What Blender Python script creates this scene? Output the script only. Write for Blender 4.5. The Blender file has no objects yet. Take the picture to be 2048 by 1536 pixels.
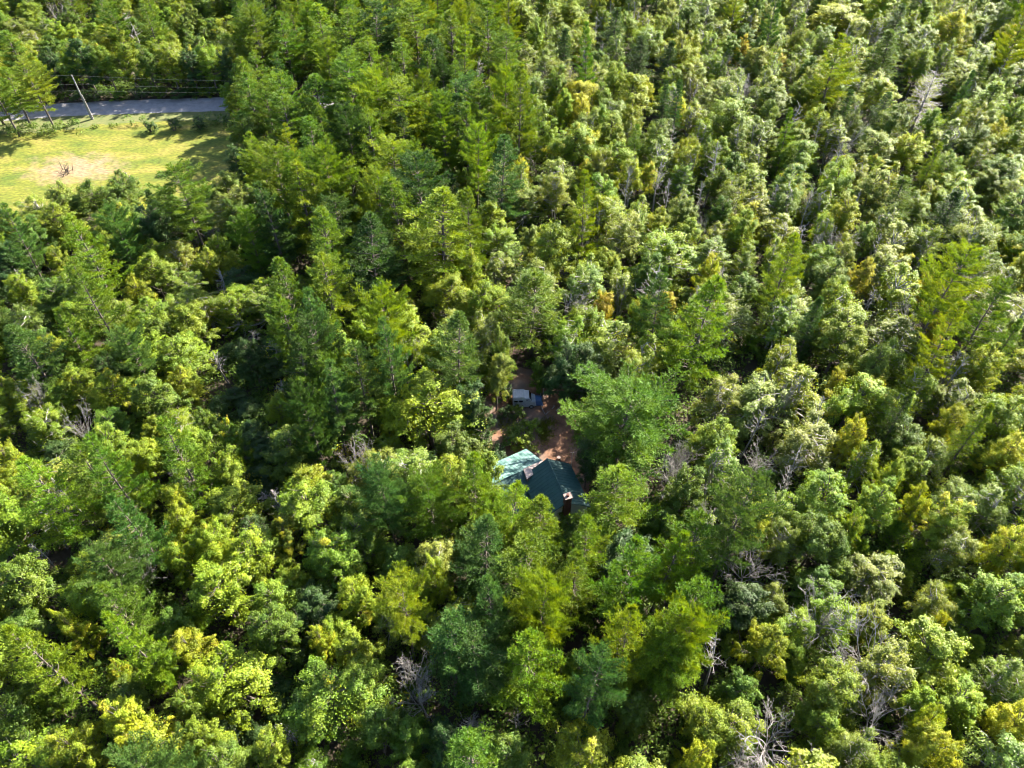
import bpy, math, random
import numpy as np
from mathutils import Vector, Matrix

random.seed(7)
rng = np.random.default_rng(11)
C = bpy.context.scene.collection
SC = bpy.context.scene

# ------------------------------------------------------------------ camera
H = 72.0                       # drone height over the ground, metres
PITCH = math.radians(46.0)     # below the horizon
FPX = 1470.0                   # focal length in photo pixels (photo 2048 wide)
cam_d = bpy.data.cameras.new('camera')
cam_d.sensor_width = 36.0
cam_d.lens = 36.0 * FPX / 2048.0
cam_d.clip_start = 0.5
cam_d.clip_end = 6000
cam = bpy.data.objects.new('camera', cam_d)
cam.location = (0, 0, H)
cam.rotation_euler = (math.pi / 2 - PITCH, 0, 0)
C.objects.link(cam)
SC.camera = cam

# ------------------------------------------------------------------ sky and sun
SUN_EL, SUN_AZ = math.radians(37), math.radians(48)     # sun beyond the scene, to the right
world = bpy.data.worlds.new('World')
SC.world = world
world.use_nodes = True
nt = world.node_tree
sky = nt.nodes.new('ShaderNodeTexSky')
sky.sky_type = 'NISHITA'
sky.sun_disc = False
sky.sun_elevation = SUN_EL
sky.sun_rotation = SUN_AZ
nt.links.new(sky.outputs[0], nt.nodes['Background'].inputs[0])
nt.nodes['Background'].inputs[1].default_value = 0.075
sl = bpy.data.lights.new('sun', 'SUN')
sl.energy = 5.0
sl.angle = math.radians(0.5)
sl.color = (1.0, 0.93, 0.80)
sun = bpy.data.objects.new('sun', sl)
sdir = Vector((math.sin(SUN_AZ) * math.cos(SUN_EL), math.cos(SUN_AZ) * math.cos(SUN_EL), math.sin(SUN_EL)))
sun.rotation_euler = sdir.to_track_quat('Z', 'Y').to_euler()
C.objects.link(sun)

# ------------------------------------------------------------------ exposure and render settings
vs = SC.view_settings
vs.view_transform = 'Standard'
vs.look = 'None'
vs.gamma = 1.0
vs.use_curve_mapping = False
vs.exposure = 3.1
cy = SC.cycles
cy.filter_width = 1.1
cy.max_bounces = 3
cy.diffuse_bounces = 2
cy.glossy_bounces = 1
cy.transmission_bounces = 2
cy.transparent_max_bounces = 2
cy.use_adaptive_sampling = True
cy.adaptive_threshold = 0.07
cy.adaptive_min_samples = 20
cy.time_limit = 600
cy.caustics_reflective = False
cy.caustics_refractive = False

# ------------------------------------------------------------------ helpers
SP, CP = math.sin(PITCH), math.cos(PITCH)


def at(px, py, z=0.0):
    """photo pixel -> the world point at height z; second value is metres per photo pixel there"""
    u, v = (px - 1024) / FPX, (768 - py) / FPX
    d = Vector((u, CP + v * SP, -SP + v * CP))
    t = (z - H) / d.z
    return Vector((0, 0, H)) + d * t, t / FPX


def to_px(x, y, z):
    dy, dz = y, z - H
    dep = dy * CP - dz * SP
    up = dy * SP + dz * CP
    return 1024 + FPX * x / dep, 768 - FPX * up / dep, dep


def inside(px, py, poly):
    r = False
    n = len(poly)
    for i in range(n):
        x1, y1 = poly[i]
        x2, y2 = poly[(i + 1) % n]
        if (y1 > py) != (y2 > py) and px < (x2 - x1) * (py - y1) / (y2 - y1) + x1:
            r = not r
    return r


def link(name, mesh, mat=None, parent=None, loc=None):
    o = bpy.data.objects.new(name, mesh)
    C.objects.link(o)
    if mat is not None and mesh is not None and not mesh.materials:
        mesh.materials.append(mat)
    if parent is not None:
        o.parent = parent
    if loc is not None:
        o.location = loc
    return o


def empty(name, loc=(0, 0, 0), rz=0.0):
    o = bpy.data.objects.new(name, None)
    o.empty_display_size = 0.5
    o.location = loc
    o.rotation_euler = (0, 0, rz)
    C.objects.link(o)
    return o


def tag(o, label=None, cat=None, group=None, kind=None):
    if label:
        o['label'] = label
    if cat:
        o['category'] = cat
    if group:
        o['group'] = group
    if kind:
        o['kind'] = kind
    return o


def np_mesh(name, V, F, attrs=None, smooth=False):
    """V (n,3) float; F (m,k) int; attrs {name: per-vertex float array}"""
    V = np.asarray(V, np.float32)
    F = np.asarray(F, np.int32)
    me = bpy.data.meshes.new(name)
    me.vertices.add(len(V))
    me.vertices.foreach_set('co', V.ravel())
    k = F.shape[1]
    me.loops.add(F.size)
    me.loops.foreach_set('vertex_index', F.ravel())
    me.polygons.add(len(F))
    me.polygons.foreach_set('loop_start', np.arange(0, F.size, k, dtype=np.int32))
    if smooth:
        me.polygons.foreach_set('use_smooth', np.ones(len(F), bool))
    for an, av in (attrs or {}).items():
        a = me.attributes.new(an, 'FLOAT', 'POINT')
        a.data.foreach_set('value', np.asarray(av, np.float32))
    me.update()
    me.validate()
    return me


class MB:
    """collects simple shapes into one mesh"""
    def __init__(s):
        s.v, s.f = [], []

    def add(s, vs, fs):
        n = len(s.v)
        s.v += [tuple(v) for v in vs]
        s.f += [tuple(i + n for i in f) for f in fs]
        return s

    def box(s, cx, cy_, cz, sx, sy, sz, m=None):
        vs = [Vector((cx + a * sx / 2, cy_ + b * sy / 2, cz + c * sz / 2)) for c in (-1, 1) for b in (-1, 1) for a in (-1, 1)]
        if m is not None:
            vs = [m @ v for v in vs]
        return s.add(vs, [(0, 2, 3, 1), (4, 5, 7, 6), (0, 1, 5, 4), (2, 6, 7, 3), (0, 4, 6, 2), (1, 3, 7, 5)])

    def slab(s, pts, thick):
        """polygon of 3-D points extruded downwards"""
        n = len(pts)
        top = [Vector(p) for p in pts]
        bot = [p - Vector((0, 0, thick)) for p in top]
        fs = [tuple(range(n)), tuple(range(2 * n - 1, n - 1, -1))]
        fs += [(i, i + n, (i + 1) % n + n, (i + 1) % n) for i in range(n)]
        return s.add(top + bot, fs)

    def tube(s, pts, rad, sides=6, cap=True):
        pts = [Vector(p) for p in pts]
        if not isinstance(rad, (list, tuple)):
            rad = [rad] * len(pts)
        vs, fs = [], []
        for i, p in enumerate(pts):
            d = (pts[min(i + 1, len(pts) - 1)] - pts[max(i - 1, 0)]).normalized()
            a = d.cross(Vector((0.31, 0.17, 0.93)) if abs(d.z) < 0.9 else Vector((1, 0, 0))).normalized()
            b = d.cross(a)
            for k in range(sides):
                t = 2 * math.pi * k / sides
                vs.append(p + (a * math.cos(t) + b * math.sin(t)) * rad[i])
        for i in range(len(pts) - 1):
            for k in range(sides):
                k2 = (k + 1) % sides
                fs.append((i * sides + k, i * sides + k2, (i + 1) * sides + k2, (i + 1) * sides + k))
        if cap:
            fs.append(tuple(range(sides - 1, -1, -1)))
            fs.append(tuple((len(pts) - 1) * sides + k for k in range(sides)))
        return s.add(vs, fs)

    def mesh(s, name, smooth=False):
        me = bpy.data.meshes.new(name)
        me.from_pydata([tuple(v) for v in s.v], [], s.f)
        if smooth:
            me.polygons.foreach_set('use_smooth', [True] * len(me.polygons))
        me.update()
        return me

    def build(s, name, mat, parent=None, smooth=False, loc=None):
        return link(name, s.mesh(name, smooth), mat, parent, loc)


# ------------------------------------------------------------------ materials
def new_mat(name):
    m = bpy.data.materials.new(name)
    m.use_nodes = True
    t = m.node_tree
    return m, t, t.nodes['Principled BSDF']


def noise_mat(name, c1, c2, scale=4.0, rough=0.85, bump=0.3, c3=None, scale3=0.6, detail=6, metallic=0.0, spec=0.3, bscale=None):
    m, t, p = new_mat(name)
    tc = t.nodes.new('ShaderNodeTexCoord')
    n = t.nodes.new('ShaderNodeTexNoise')
    n.inputs['Scale'].default_value = scale
    n.inputs['Detail'].default_value = detail
    n.inputs['Roughness'].default_value = 0.65
    t.links.new(tc.outputs['Object'], n.inputs['Vector'])
    r = t.nodes.new('ShaderNodeValToRGB')
    r.color_ramp.elements[0].position = 0.32
    r.color_ramp.elements[1].position = 0.68
    r.color_ramp.elements[0].color = (*c1, 1)
    r.color_ramp.elements[1].color = (*c2, 1)
    t.links.new(n.outputs['Fac'], r.inputs['Fac'])
    out = r.outputs['Color']
    if c3:
        n3 = t.nodes.new('ShaderNodeTexNoise')
        n3.inputs['Scale'].default_value = scale3
        n3.inputs['Detail'].default_value = 5
        t.links.new(tc.outputs['Object'], n3.inputs['Vector'])
        r3 = t.nodes.new('ShaderNodeValToRGB')
        r3.color_ramp.elements[0].position = 0.45
        r3.color_ramp.elements[1].position = 0.62
        t.links.new(n3.outputs['Fac'], r3.inputs['Fac'])
        mx = t.nodes.new('ShaderNodeMix')
        mx.data_type = 'RGBA'
        t.links.new(r3.outputs['Color'], mx.inputs[0])
        t.links.new(out, mx.inputs[6])
        mx.inputs[7].default_value = (*c3, 1)
        out = mx.outputs[2]
    t.links.new(out, p.inputs['Base Color'])
    p.inputs['Roughness'].default_value = rough
    p.inputs['Metallic'].default_value = metallic
    p.inputs['Specular IOR Level'].default_value = spec
    if bump:
        n2 = t.nodes.new('ShaderNodeTexNoise')
        n2.inputs['Scale'].default_value = bscale or scale * 2.5
        n2.inputs['Detail'].default_value = 6
        t.links.new(tc.outputs['Object'], n2.inputs['Vector'])
        b = t.nodes.new('ShaderNodeBump')
        b.inputs['Strength'].default_value = bump
        t.links.new(n2.outputs['Fac'], b.inputs['Height'])
        t.links.new(b.outputs['Normal'], p.inputs['Normal'])
    return m


def leaf_mat(name, rough=0.42, spec=0.5, trans=0.38, vary=0.45, use_color=True, base=(0.07, 0.11, 0.02)):
    """foliage: colour of the single tree from its object colour, share of turned (yellow) sprays from its alpha"""
    m, t, p = new_mat(name)
    N, L = t.nodes, t.links
    at1 = N.new('ShaderNodeAttribute'); at1.attribute_name = 'tint'
    at2 = N.new('ShaderNodeAttribute'); at2.attribute_name = 'spray'
    if use_color:
        oi = N.new('ShaderNodeObjectInfo')
        basec, alpha = oi.outputs['Color'], oi.outputs['Alpha']
    else:
        rgb = N.new('ShaderNodeRGB'); rgb.outputs[0].default_value = (*base, 1)
        val = N.new('ShaderNodeValue'); val.outputs[0].default_value = 0.02
        basec, alpha = rgb.outputs[0], val.outputs[0]
    # turned sprays
    lt = N.new('ShaderNodeMath'); lt.operation = 'LESS_THAN'
    L.new(at2.outputs['Fac'], lt.inputs[0]); L.new(alpha, lt.inputs[1])
    tr = N.new('ShaderNodeValToRGB')
    tr.color_ramp.elements[0].color = (0.28, 0.21, 0.02, 1)
    tr.color_ramp.elements[1].color = (0.28, 0.28, 0.012, 1)
    tr.color_ramp.elements[1].position = 0.55
    L.new(at1.outputs['Fac'], tr.inputs['Fac'])
    mx = N.new('ShaderNodeMix'); mx.data_type = 'RGBA'
    L.new(lt.outputs[0], mx.inputs[0]); L.new(basec, mx.inputs[6]); L.new(tr.outputs['Color'], mx.inputs[7])
    # brightness variation leaf to leaf and spray to spray
    ad = N.new('ShaderNodeMath'); ad.operation = 'MULTIPLY_ADD'
    L.new(at2.outputs['Fac'], ad.inputs[0]); ad.inputs[1].default_value = 0.6; L.new(at1.outputs['Fac'], ad.inputs[2])
    mr = N.new('ShaderNodeMapRange')
    L.new(ad.outputs[0], mr.inputs['Value'])
    mr.inputs['From Max'].default_value = 1.6
    mr.inputs['To Min'].default_value = 1.0 - vary
    mr.inputs['To Max'].default_value = 1.0 + vary
    hs = N.new('ShaderNodeHueSaturation')
    L.new(mx.outputs[2], hs.inputs['Color']); L.new(mr.outputs[0], hs.inputs['Value'])
    mr2 = N.new('ShaderNodeMapRange')
    L.new(at2.outputs['Fac'], mr2.inputs['Value'])
    mr2.inputs['To Min'].default_value = 0.515
    mr2.inputs['To Max'].default_value = 0.485
    L.new(mr2.outputs[0], hs.inputs['Hue'])
    L.new(hs.outputs[0], p.inputs['Base Color'])
    p.inputs['Roughness'].default_value = rough
    p.inputs['Specular IOR Level'].default_value = spec
    tb = N.new('ShaderNodeBsdfTranslucent')
    h2 = N.new('ShaderNodeHueSaturation')
    h2.inputs['Hue'].default_value = 0.485
    h2.inputs['Saturation'].default_value = 1.1
    h2.inputs['Value'].default_value = 1.7
    L.new(hs.outputs[0], h2.inputs['Color']); L.new(h2.outputs[0], tb.inputs['Color'])
    ms = N.new('ShaderNodeMixShader'); ms.inputs[0].default_value = trans
    L.new(p.outputs[0], ms.inputs[1]); L.new(tb.outputs[0], ms.inputs[2])
    L.new(ms.outputs[0], N['Material Output'].inputs['Surface'])
    return m


M_leaf = leaf_mat('broad_leaf', rough=0.55, spec=0.25, trans=0.34)
M_aspen = leaf_mat('glossy_leaf', rough=0.5, spec=0.25, trans=0.38)
M_needle = leaf_mat('pine_needle', rough=0.6, spec=0.2, trans=0.30, vary=0.4)
M_under = leaf_mat('undergrowth_leaf', rough=0.6, spec=0.15, trans=0.35, use_color=False, base=(0.052, 0.088, 0.010))
M_bark = noise_mat('grey_brown_bark', (0.045, 0.036, 0.029), (0.11, 0.09, 0.075), 9, 0.9, 0.5)
M_pale = noise_mat('pale_bark', (0.16, 0.145, 0.125), (0.27, 0.25, 0.22), 7, 0.8, 0.4)
M_dead = noise_mat('bleached_wood', (0.12, 0.108, 0.10), (0.23, 0.21, 0.195), 6, 0.8, 0.4)

# ------------------------------------------------------------------ ground
M_floor = noise_mat('forest_floor', (0.014, 0.011, 0.007), (0.042, 0.030, 0.018), 1.3, 0.95, 0.7, c3=(0.026, 0.020, 0.010), scale3=0.9, bscale=3)
M_dirt = noise_mat('needle_covered_dirt', (0.070, 0.033, 0.018), (0.170, 0.088, 0.050), 1.1, 0.95, 0.5, c3=(0.085, 0.065, 0.052), scale3=0.25, bscale=5)
M_track = noise_mat('track_dirt', (0.022, 0.014, 0.010), (0.058, 0.035, 0.024), 1.2, 0.95, 0.5, bscale=5)
M_road = noise_mat('worn_asphalt', (0.12, 0.114, 0.12), (0.18, 0.17, 0.172), 0.9, 0.85, 0.3, bscale=9)
M_verge = noise_mat('verge_earth', (0.035, 0.055, 0.010), (0.085, 0.08, 0.028), 0.9, 0.95, 0.6, bscale=4)


def lawn_material():
    m, t, p = new_mat('lawn_turf')
    N, L = t.nodes, t.links
    tc = N.new('ShaderNodeTexCoord')
    n = N.new('ShaderNodeTexNoise'); n.inputs['Scale'].default_value = 0.26; n.inputs['Detail'].default_value = 7
    mp = N.new('ShaderNodeMapping'); mp.inputs['Scale'].default_value = (0.6, 1.3, 1)
    L.new(tc.outputs['Object'], mp.inputs[0]); L.new(mp.outputs[0], n.inputs['Vector'])
    r = N.new('ShaderNodeValToRGB')
    e = r.color_ramp.elements
    e[0].position = 0.33; e[0].color = (0.040, 0.058, 0.005, 1)
    e[1].position = 0.72; e[1].color = (0.118, 0.098, 0.022, 1)
    k = e.new(0.52); k.color = (0.076, 0.080, 0.008, 1)
    L.new(n.outputs['Fac'], r.inputs['Fac'])
    # worn straw patch with its own ragged outline
    wc, _ = at(150, 338)
    sub = N.new('ShaderNodeVectorMath'); sub.operation = 'SUBTRACT'; sub.inputs[1].default_value = wc
    L.new(tc.outputs['Object'], sub.inputs[0])
    scl = N.new('ShaderNodeVectorMath'); scl.operation = 'MULTIPLY'; scl.inputs[1].default_value = (1 / 10.0, 1 / 6.2, 0)
    L.new(sub.outputs[0], scl.inputs[0])
    ln = N.new('ShaderNodeVectorMath'); ln.operation = 'LENGTH'
    L.new(scl.outputs[0], ln.inputs[0])
    n2 = N.new('ShaderNodeTexNoise'); n2.inputs['Scale'].default_value = 0.45; n2.inputs['Detail'].default_value = 6
    L.new(tc.outputs['Object'], n2.inputs['Vector'])
    ma = N.new('ShaderNodeMath'); ma.operation = 'MULTIPLY_ADD'; ma.inputs[1].default_value = 2.1
    L.new(n2.outputs['Fac'], ma.inputs[0]); L.new(ln.outputs['Value'], ma.inputs[2])
    r2 = N.new('ShaderNodeValToRGB')
    r2.color_ramp.elements[0].position = 0.95; r2.color_ramp.elements[0].color = (1, 1, 1, 1)
    r2.color_ramp.elements[1].position = 1.0; r2.color_ramp.elements[1].color = (0, 0, 0, 1)
    mr = N.new('ShaderNodeMapRange'); mr.inputs['From Min'].default_value = 0.0; mr.inputs['From Max'].default_value = 2.2
    L.new(ma.outputs[0], mr.inputs['Value']); 
    r2.color_ramp.elements[0].position = 0.62; r2.color_ramp.elements[1].position = 0.98
    L.new(mr.outputs[0], r2.inputs['Fac'])
    mx = N.new('ShaderNodeMix'); mx.data_type = 'RGBA'
    L.new(r2.outputs['Color'], mx.inputs[0]); L.new(r.outputs['Color'], mx.inputs[6])
    mx.inputs[7].default_value = (0.13, 0.092, 0.052, 1)
    # fine grass grain
    n3 = N.new('ShaderNodeTexNoise'); n3.inputs['Scale'].default_value = 2.2; n3.inputs['Detail'].default_value = 8
    L.new(mp.outputs[0], n3.inputs['Vector'])
    mr3 = N.new('ShaderNodeMapRange'); mr3.inputs['From Min'].default_value = 0.3; mr3.inputs['From Max'].default_value = 0.7
    mr3.inputs['To Min'].default_value = 0.55; mr3.inputs['To Max'].default_value = 1.4
    L.new(n3.outputs['Fac'], mr3.inputs['Value'])
    hs = N.new('ShaderNodeHueSaturation'); L.new(mr3.outputs[0], hs.inputs['Value']); L.new(mx.outputs[2], hs.inputs['Color'])
    L.new(hs.outputs[0], p.inputs['Base Color'])
    p.inputs['Roughness'].default_value = 0.9
    p.inputs['Specular IOR Level'].default_value = 0.2
    b = N.new('ShaderNodeBump'); b.inputs['Strength'].default_value = 0.6
    L.new(n3.outputs['Fac'], b.inputs['Height']); L.new(b.outputs[0], p.inputs['Normal'])
    return m


M_lawn = lawn_material()


def wobble(poly, step=1.2, amp=0.5, seed=3):
    """outline of world points subdivided and roughened"""
    r = random.Random(seed)
    out = []
    for i in range(len(poly)):
        a, b = Vector(poly[i]), Vector(poly[(i + 1) % len(poly)])
        n = max(1, int((b - a).length / step))
        for k in range(n):
            p = a.lerp(b, k / n)
            out.append((p.x + r.uniform(-amp, amp), p.y + r.uniform(-amp, amp)))
    return out


def sheet(name, poly_px, z, mat, step=1.2, amp=0.5, seed=3):
    w = [at(px, py)[0] for px, py in poly_px]
    pts = wobble([(p.x, p.y, 0) for p in w], step, amp, seed)
    me = bpy.data.meshes.new(name)
    me.from_pydata([(x, y, z) for x, y in pts], [], [tuple(range(len(pts)))])
    me.update()
    if me.polygons[0].normal.z < 0:
        me.flip_normals()
    o = link(name, me, mat)
    tag(o, kind='structure')
    return o


# forest floor with gentle relief near the scene, flat far out to the horizon
g = bpy.data.meshes.new('ground')
g.from_pydata([(-3000, -3000, 0), (3000, -3000, 0), (3000, 3000, 0), (-3000, 3000, 0)], [], [(0, 1, 2, 3)])
tag(link('ground', g, M_floor), kind='structure')

LAWN = [(-420, 300), (-150, 262), (20, 268), (110, 262), (200, 250), (300, 243), (420, 240), (480, 250), (500, 300), (500, 400), (470, 470),
        (380, 440), (280, 420), (150, 430), (40, 455), (-60, 480), (-420, 500)]
VERGE = [(-420, 262), (0, 236), (180, 228), (480, 218), (760, 214), (760, 240), (480, 256), (300, 250), (180, 258), (60, 276), (-420, 320)]
ROAD = [(-420, 241), (0, 216), (130, 206), (300, 199), (480, 194), (760, 189), (760, 211), (480, 221), (300, 226), (130, 232), (0, 242), (-420, 270)]
CLEARING = [(985, 760), (1040, 735), (1110, 740), (1165, 770), (1185, 830), (1190, 890), (1195, 960), (1160, 1010), (1000, 1010), (960, 960), (975, 900),
            (960, 850), (970, 800)]
TRACK = [(1006, 440), (1016, 500), (1019, 600), (1032, 680), (1062, 760), (1030, 760), (1012, 680), (1001, 600), (998, 500), (994, 440)]
SPUR = [(870, 190), (895, 200), (905, 250), (880, 262), (860, 240)]
BARE = [(1150, 1080), (1200, 1090), (1215, 1180), (1170, 1200), (1140, 1150)]
sheet('verge', VERGE, 0.004, M_verge, amp=0.4)
sheet('lawn', LAWN, 0.008, M_lawn, amp=0.5)
sheet('road', ROAD, 0.012, M_road, step=2.5, amp=0.12)
sheet('dirt_path', TRACK, 0.004, M_track, amp=0.4)
sheet('dirt_ground', CLEARING, 0.008, M_dirt, amp=0.5)
sheet('dirt_ground', SPUR, 0.004, M_track, amp=0.4)
sheet('dirt_ground', BARE, 0.004, M_track, amp=0.4)


# ------------------------------------------------------------------ foliage kit
def norm(a):
    return a / np.maximum(np.linalg.norm(a, axis=-1, keepdims=True), 1e-6)


def leaves(P, Nrm, size, rg, aspect=0.62, fold=0.25):
    """folded diamond leaves at P facing Nrm -> V, F"""
    n = len(P)
    ref = rg.normal(size=(n, 3))
    T = norm(np.cross(Nrm, ref))
    B = np.cross(Nrm, T)
    s = size[:, None] * 0.5
    base = P - T * s
    tip = P + T * s - Nrm * s * 0.25
    l = P + B * s * aspect + Nrm * s * fold
    r = P - B * s * aspect + Nrm * s * fold
    V = np.stack([base, r, tip, l], 1).reshape(-1, 3)
    F = np.arange(4 * n).reshape(-1, 4)
    return V, F


def cat(parts):
    V, F, t, s, o = [], [], [], [], 0
    for v, f, a, b in parts:
        V.append(v); F.append(f + o); t.append(a); s.append(b); o += len(v)
    return np.concatenate(V), np.concatenate(F), np.concatenate(t), np.concatenate(s)


def limb(mb, a, b, r0, r1, rg, bend=0.12, n=4, sides=5, lift=0.0):
    a, b = Vector(a), Vector(b)
    L = (b - a).length
    pts, rad = [], []
    off = Vector(rg.normal(size=3)) * L * bend
    for i in range(n + 1):
        t = i / n
        p = a.lerp(b, t) + off * math.sin(math.pi * t) + Vector((0, 0, lift * L * math.sin(math.pi * t)))
        pts.append(p); rad.append(r0 * (1 - t) + r1 * t)
    mb.tube(pts, rad, sides, cap=False)
    return pts


def make_broadleaf(seed, h=11.0, R=2.9, clumps=46, per=260, leaf=(0.11, 0.21), zc=0.62, zr=0.36, csize=(0.13, 0.27), multi=False, lobes=7, hole=0.0, droop=0.0):
    rg = np.random.default_rng(seed)
    mb = MB()
    lean = rg.normal(size=2) * 0.25
    stems = 3 if multi else 1
    tops = []
    for s_ in range(stems):
        a = rg.uniform(0, 6.28)
        fork = Vector((lean[0] + math.cos(a) * (0.9 if multi else 0.1), lean[1] + math.sin(a) * (0.9 if multi else 0.1), h * rg.uniform(0.66, 0.82)))
        limb(mb, (math.cos(a) * 0.2 * (stems > 1), math.sin(a) * 0.2 * (stems > 1), -0.3), fork, 0.19 if not multi else 0.12, 0.06, rg, 0.03, 5, 7)
        tops.append(fork)
    # several leaders, each with its own small crown, give the uneven outline
    parts = []
    centres = []
    lead = []
    nl = lobes
    for i in range(nl):
        a = i * 2.399 + rg.uniform(-0.5, 0.5)
        rr = R * math.sqrt((i + 0.35) / nl) * rg.uniform(0.72, 1.0) * 0.78
        top = h * (1.0 - 0.36 * (rr / R) ** 1.5 - rg.uniform(0.0, 0.13))
        lead.append((rr * math.cos(a) + lean[0], rr * math.sin(a) + lean[1], top, R * rg.uniform(0.30, 0.52)))
    low = h * (zc - zr)
    tries = 0
    while len(centres) < clumps and tries < 6000:
        tries += 1
        lx, ly, lt, lr = lead[int(rg.integers(nl))]
        f = rg.uniform(0, 1) ** 0.75
        z = low + (lt - low) * f
        wide = lr * (1 - f ** 2.2) ** 0.6 + 0.05 + 0.25 * lr * (f < 0.5)
        a = rg.uniform(0, 6.283)
        q = wide * rg.uniform(0.35, 1.0) ** 0.5 * (1.45 if rg.random() < 0.16 else 1.0)
        k = 0.55 + 0.45 * f
        c = np.array([lx * (1.25 - 0.3 * f) + q * math.cos(a), ly * (1.25 - 0.3 * f) + q * math.sin(a), z])
        if any(np.linalg.norm((c - q_) * np.array([1, 1, 0.9])) < R * csize[0] * 0.78 for q_ in centres):
            continue
        centres.append(c)
    for c in centres:
        cr = R * rg.uniform(*csize)
        n = int(per * rg.uniform(0.7, 1.3) * (cr / (R * np.mean(csize))) ** 2)
        u = norm(rg.normal(size=(n, 3)))
        u[:, 2] = np.where(u[:, 2] < -0.25, -u[:, 2] * 0.6, u[:, 2])
        rad = rg.uniform(0.15, 1, n) ** 0.42
        # lumpy spray outline
        ax = norm(rg.normal(size=(4, 3)))
        lump = 1 + 0.28 * np.sin(3.2 * (u @ ax[0]) + rg.uniform(0, 6)) + 0.22 * np.sin(5.1 * (u @ ax[1]) + rg.uniform(0, 6))
        off = u * (rad * lump)[:, None] * cr * np.array([1, 1, 0.85])
        ax_ = norm(np.array([c[0] - lean[0], c[1] - lean[1], 0.55 * max(0.6, c[2] - h * (zc - 0.3))]) + rg.normal(size=3) * 0.35 * R)
        along = (off @ ax_)[:, None] * ax_
        P = c + (off - along) * rg.uniform(0.62, 0.95) + along * rg.uniform(1.15, 1.75)
        P[:, 2] -= droop * np.linalg.norm(P[:, :2] - c[:2], axis=1)
        out = norm(P - np.array([lean[0], lean[1], h * (zc - 0.18)]))
        Nm = norm(out * 0.35 + u * 0.45 + np.array([0, 0, 0.45]) + rg.normal(size=(n, 3)) * 0.36)
        sz = rg.uniform(leaf[0], leaf[1], n)
        V, F = leaves(P, Nm, sz, rg)
        ti = np.repeat(rg.uniform(0, 1, n), 4)
        sp = np.full(len(V), rg.uniform(0, 1))
        parts.append((V, F, ti, sp))
        f = tops[int(rg.integers(len(tops)))]
        zz = max(0.25 * h, min(f.z, c[2] - 0.35 * np.hypot(c[0], c[1])))
        base = Vector((f.x * zz / f.z, f.y * zz / f.z, zz))
        pts = limb(mb, base, c, 0.065, 0.022, rg, 0.07, 3, 4)
        # twigs poking through
        for k in range(3):
            e = Vector(c) + Vector(rg.normal(size=3)) * cr * 0.6 + Vector((0, 0, cr * 0.3))
            limb(mb, c, e, 0.02, 0.010, rg, 0.1, 2, 3)
    # thin inner leaves so that the crown is not hollow
    n = int(clumps * per * 0.09)
    u = norm(rg.normal(size=(n, 3))) * (rg.uniform(0, 1, n) ** 0.5)[:, None] * 0.8
    P = u * np.array([R, R, h * zr]) + np.array([lean[0], lean[1], h * zc])
    V, F = leaves(P, norm(rg.normal(size=(n, 3)) + np.array([0, 0, 0.6])), rg.uniform(leaf[0], leaf[1], n), rg)
    parts.append((V, F, np.repeat(rg.uniform(0, 1, n), 4), np.repeat(rg.uniform(0, 1, n), 4)))
    V, F, ti, sp = cat(parts)
    crown = np_mesh('crown', V, F, {'tint': ti, 'spray': sp})
    return mb.mesh('trunk', True), crown


def tufts(P, D, rg, length=(0.26, 0.42), width=0.055, blades=7, spread=0.75):
    """needle bundles: thin triangles fanning round direction D"""
    n = len(P)
    Pb = np.repeat(P, blades, 0)
    Db = np.repeat(D, blades, 0)
    d = norm(Db + rg.normal(size=(n * blades, 3)) * spread)
    w = norm(np.cross(d, rg.normal(size=(n * blades, 3)) * 0.8 + np.array([0, 0, 1.0]))) * width * 0.5
    L = rg.uniform(length[0], length[1], n * blades)[:, None]
    V = np.stack([Pb - w, Pb + w, Pb + d * L + w * 0.35], 1).reshape(-1, 3)
    return V, np.arange(3 * n * blades).reshape(-1, 3)


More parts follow.
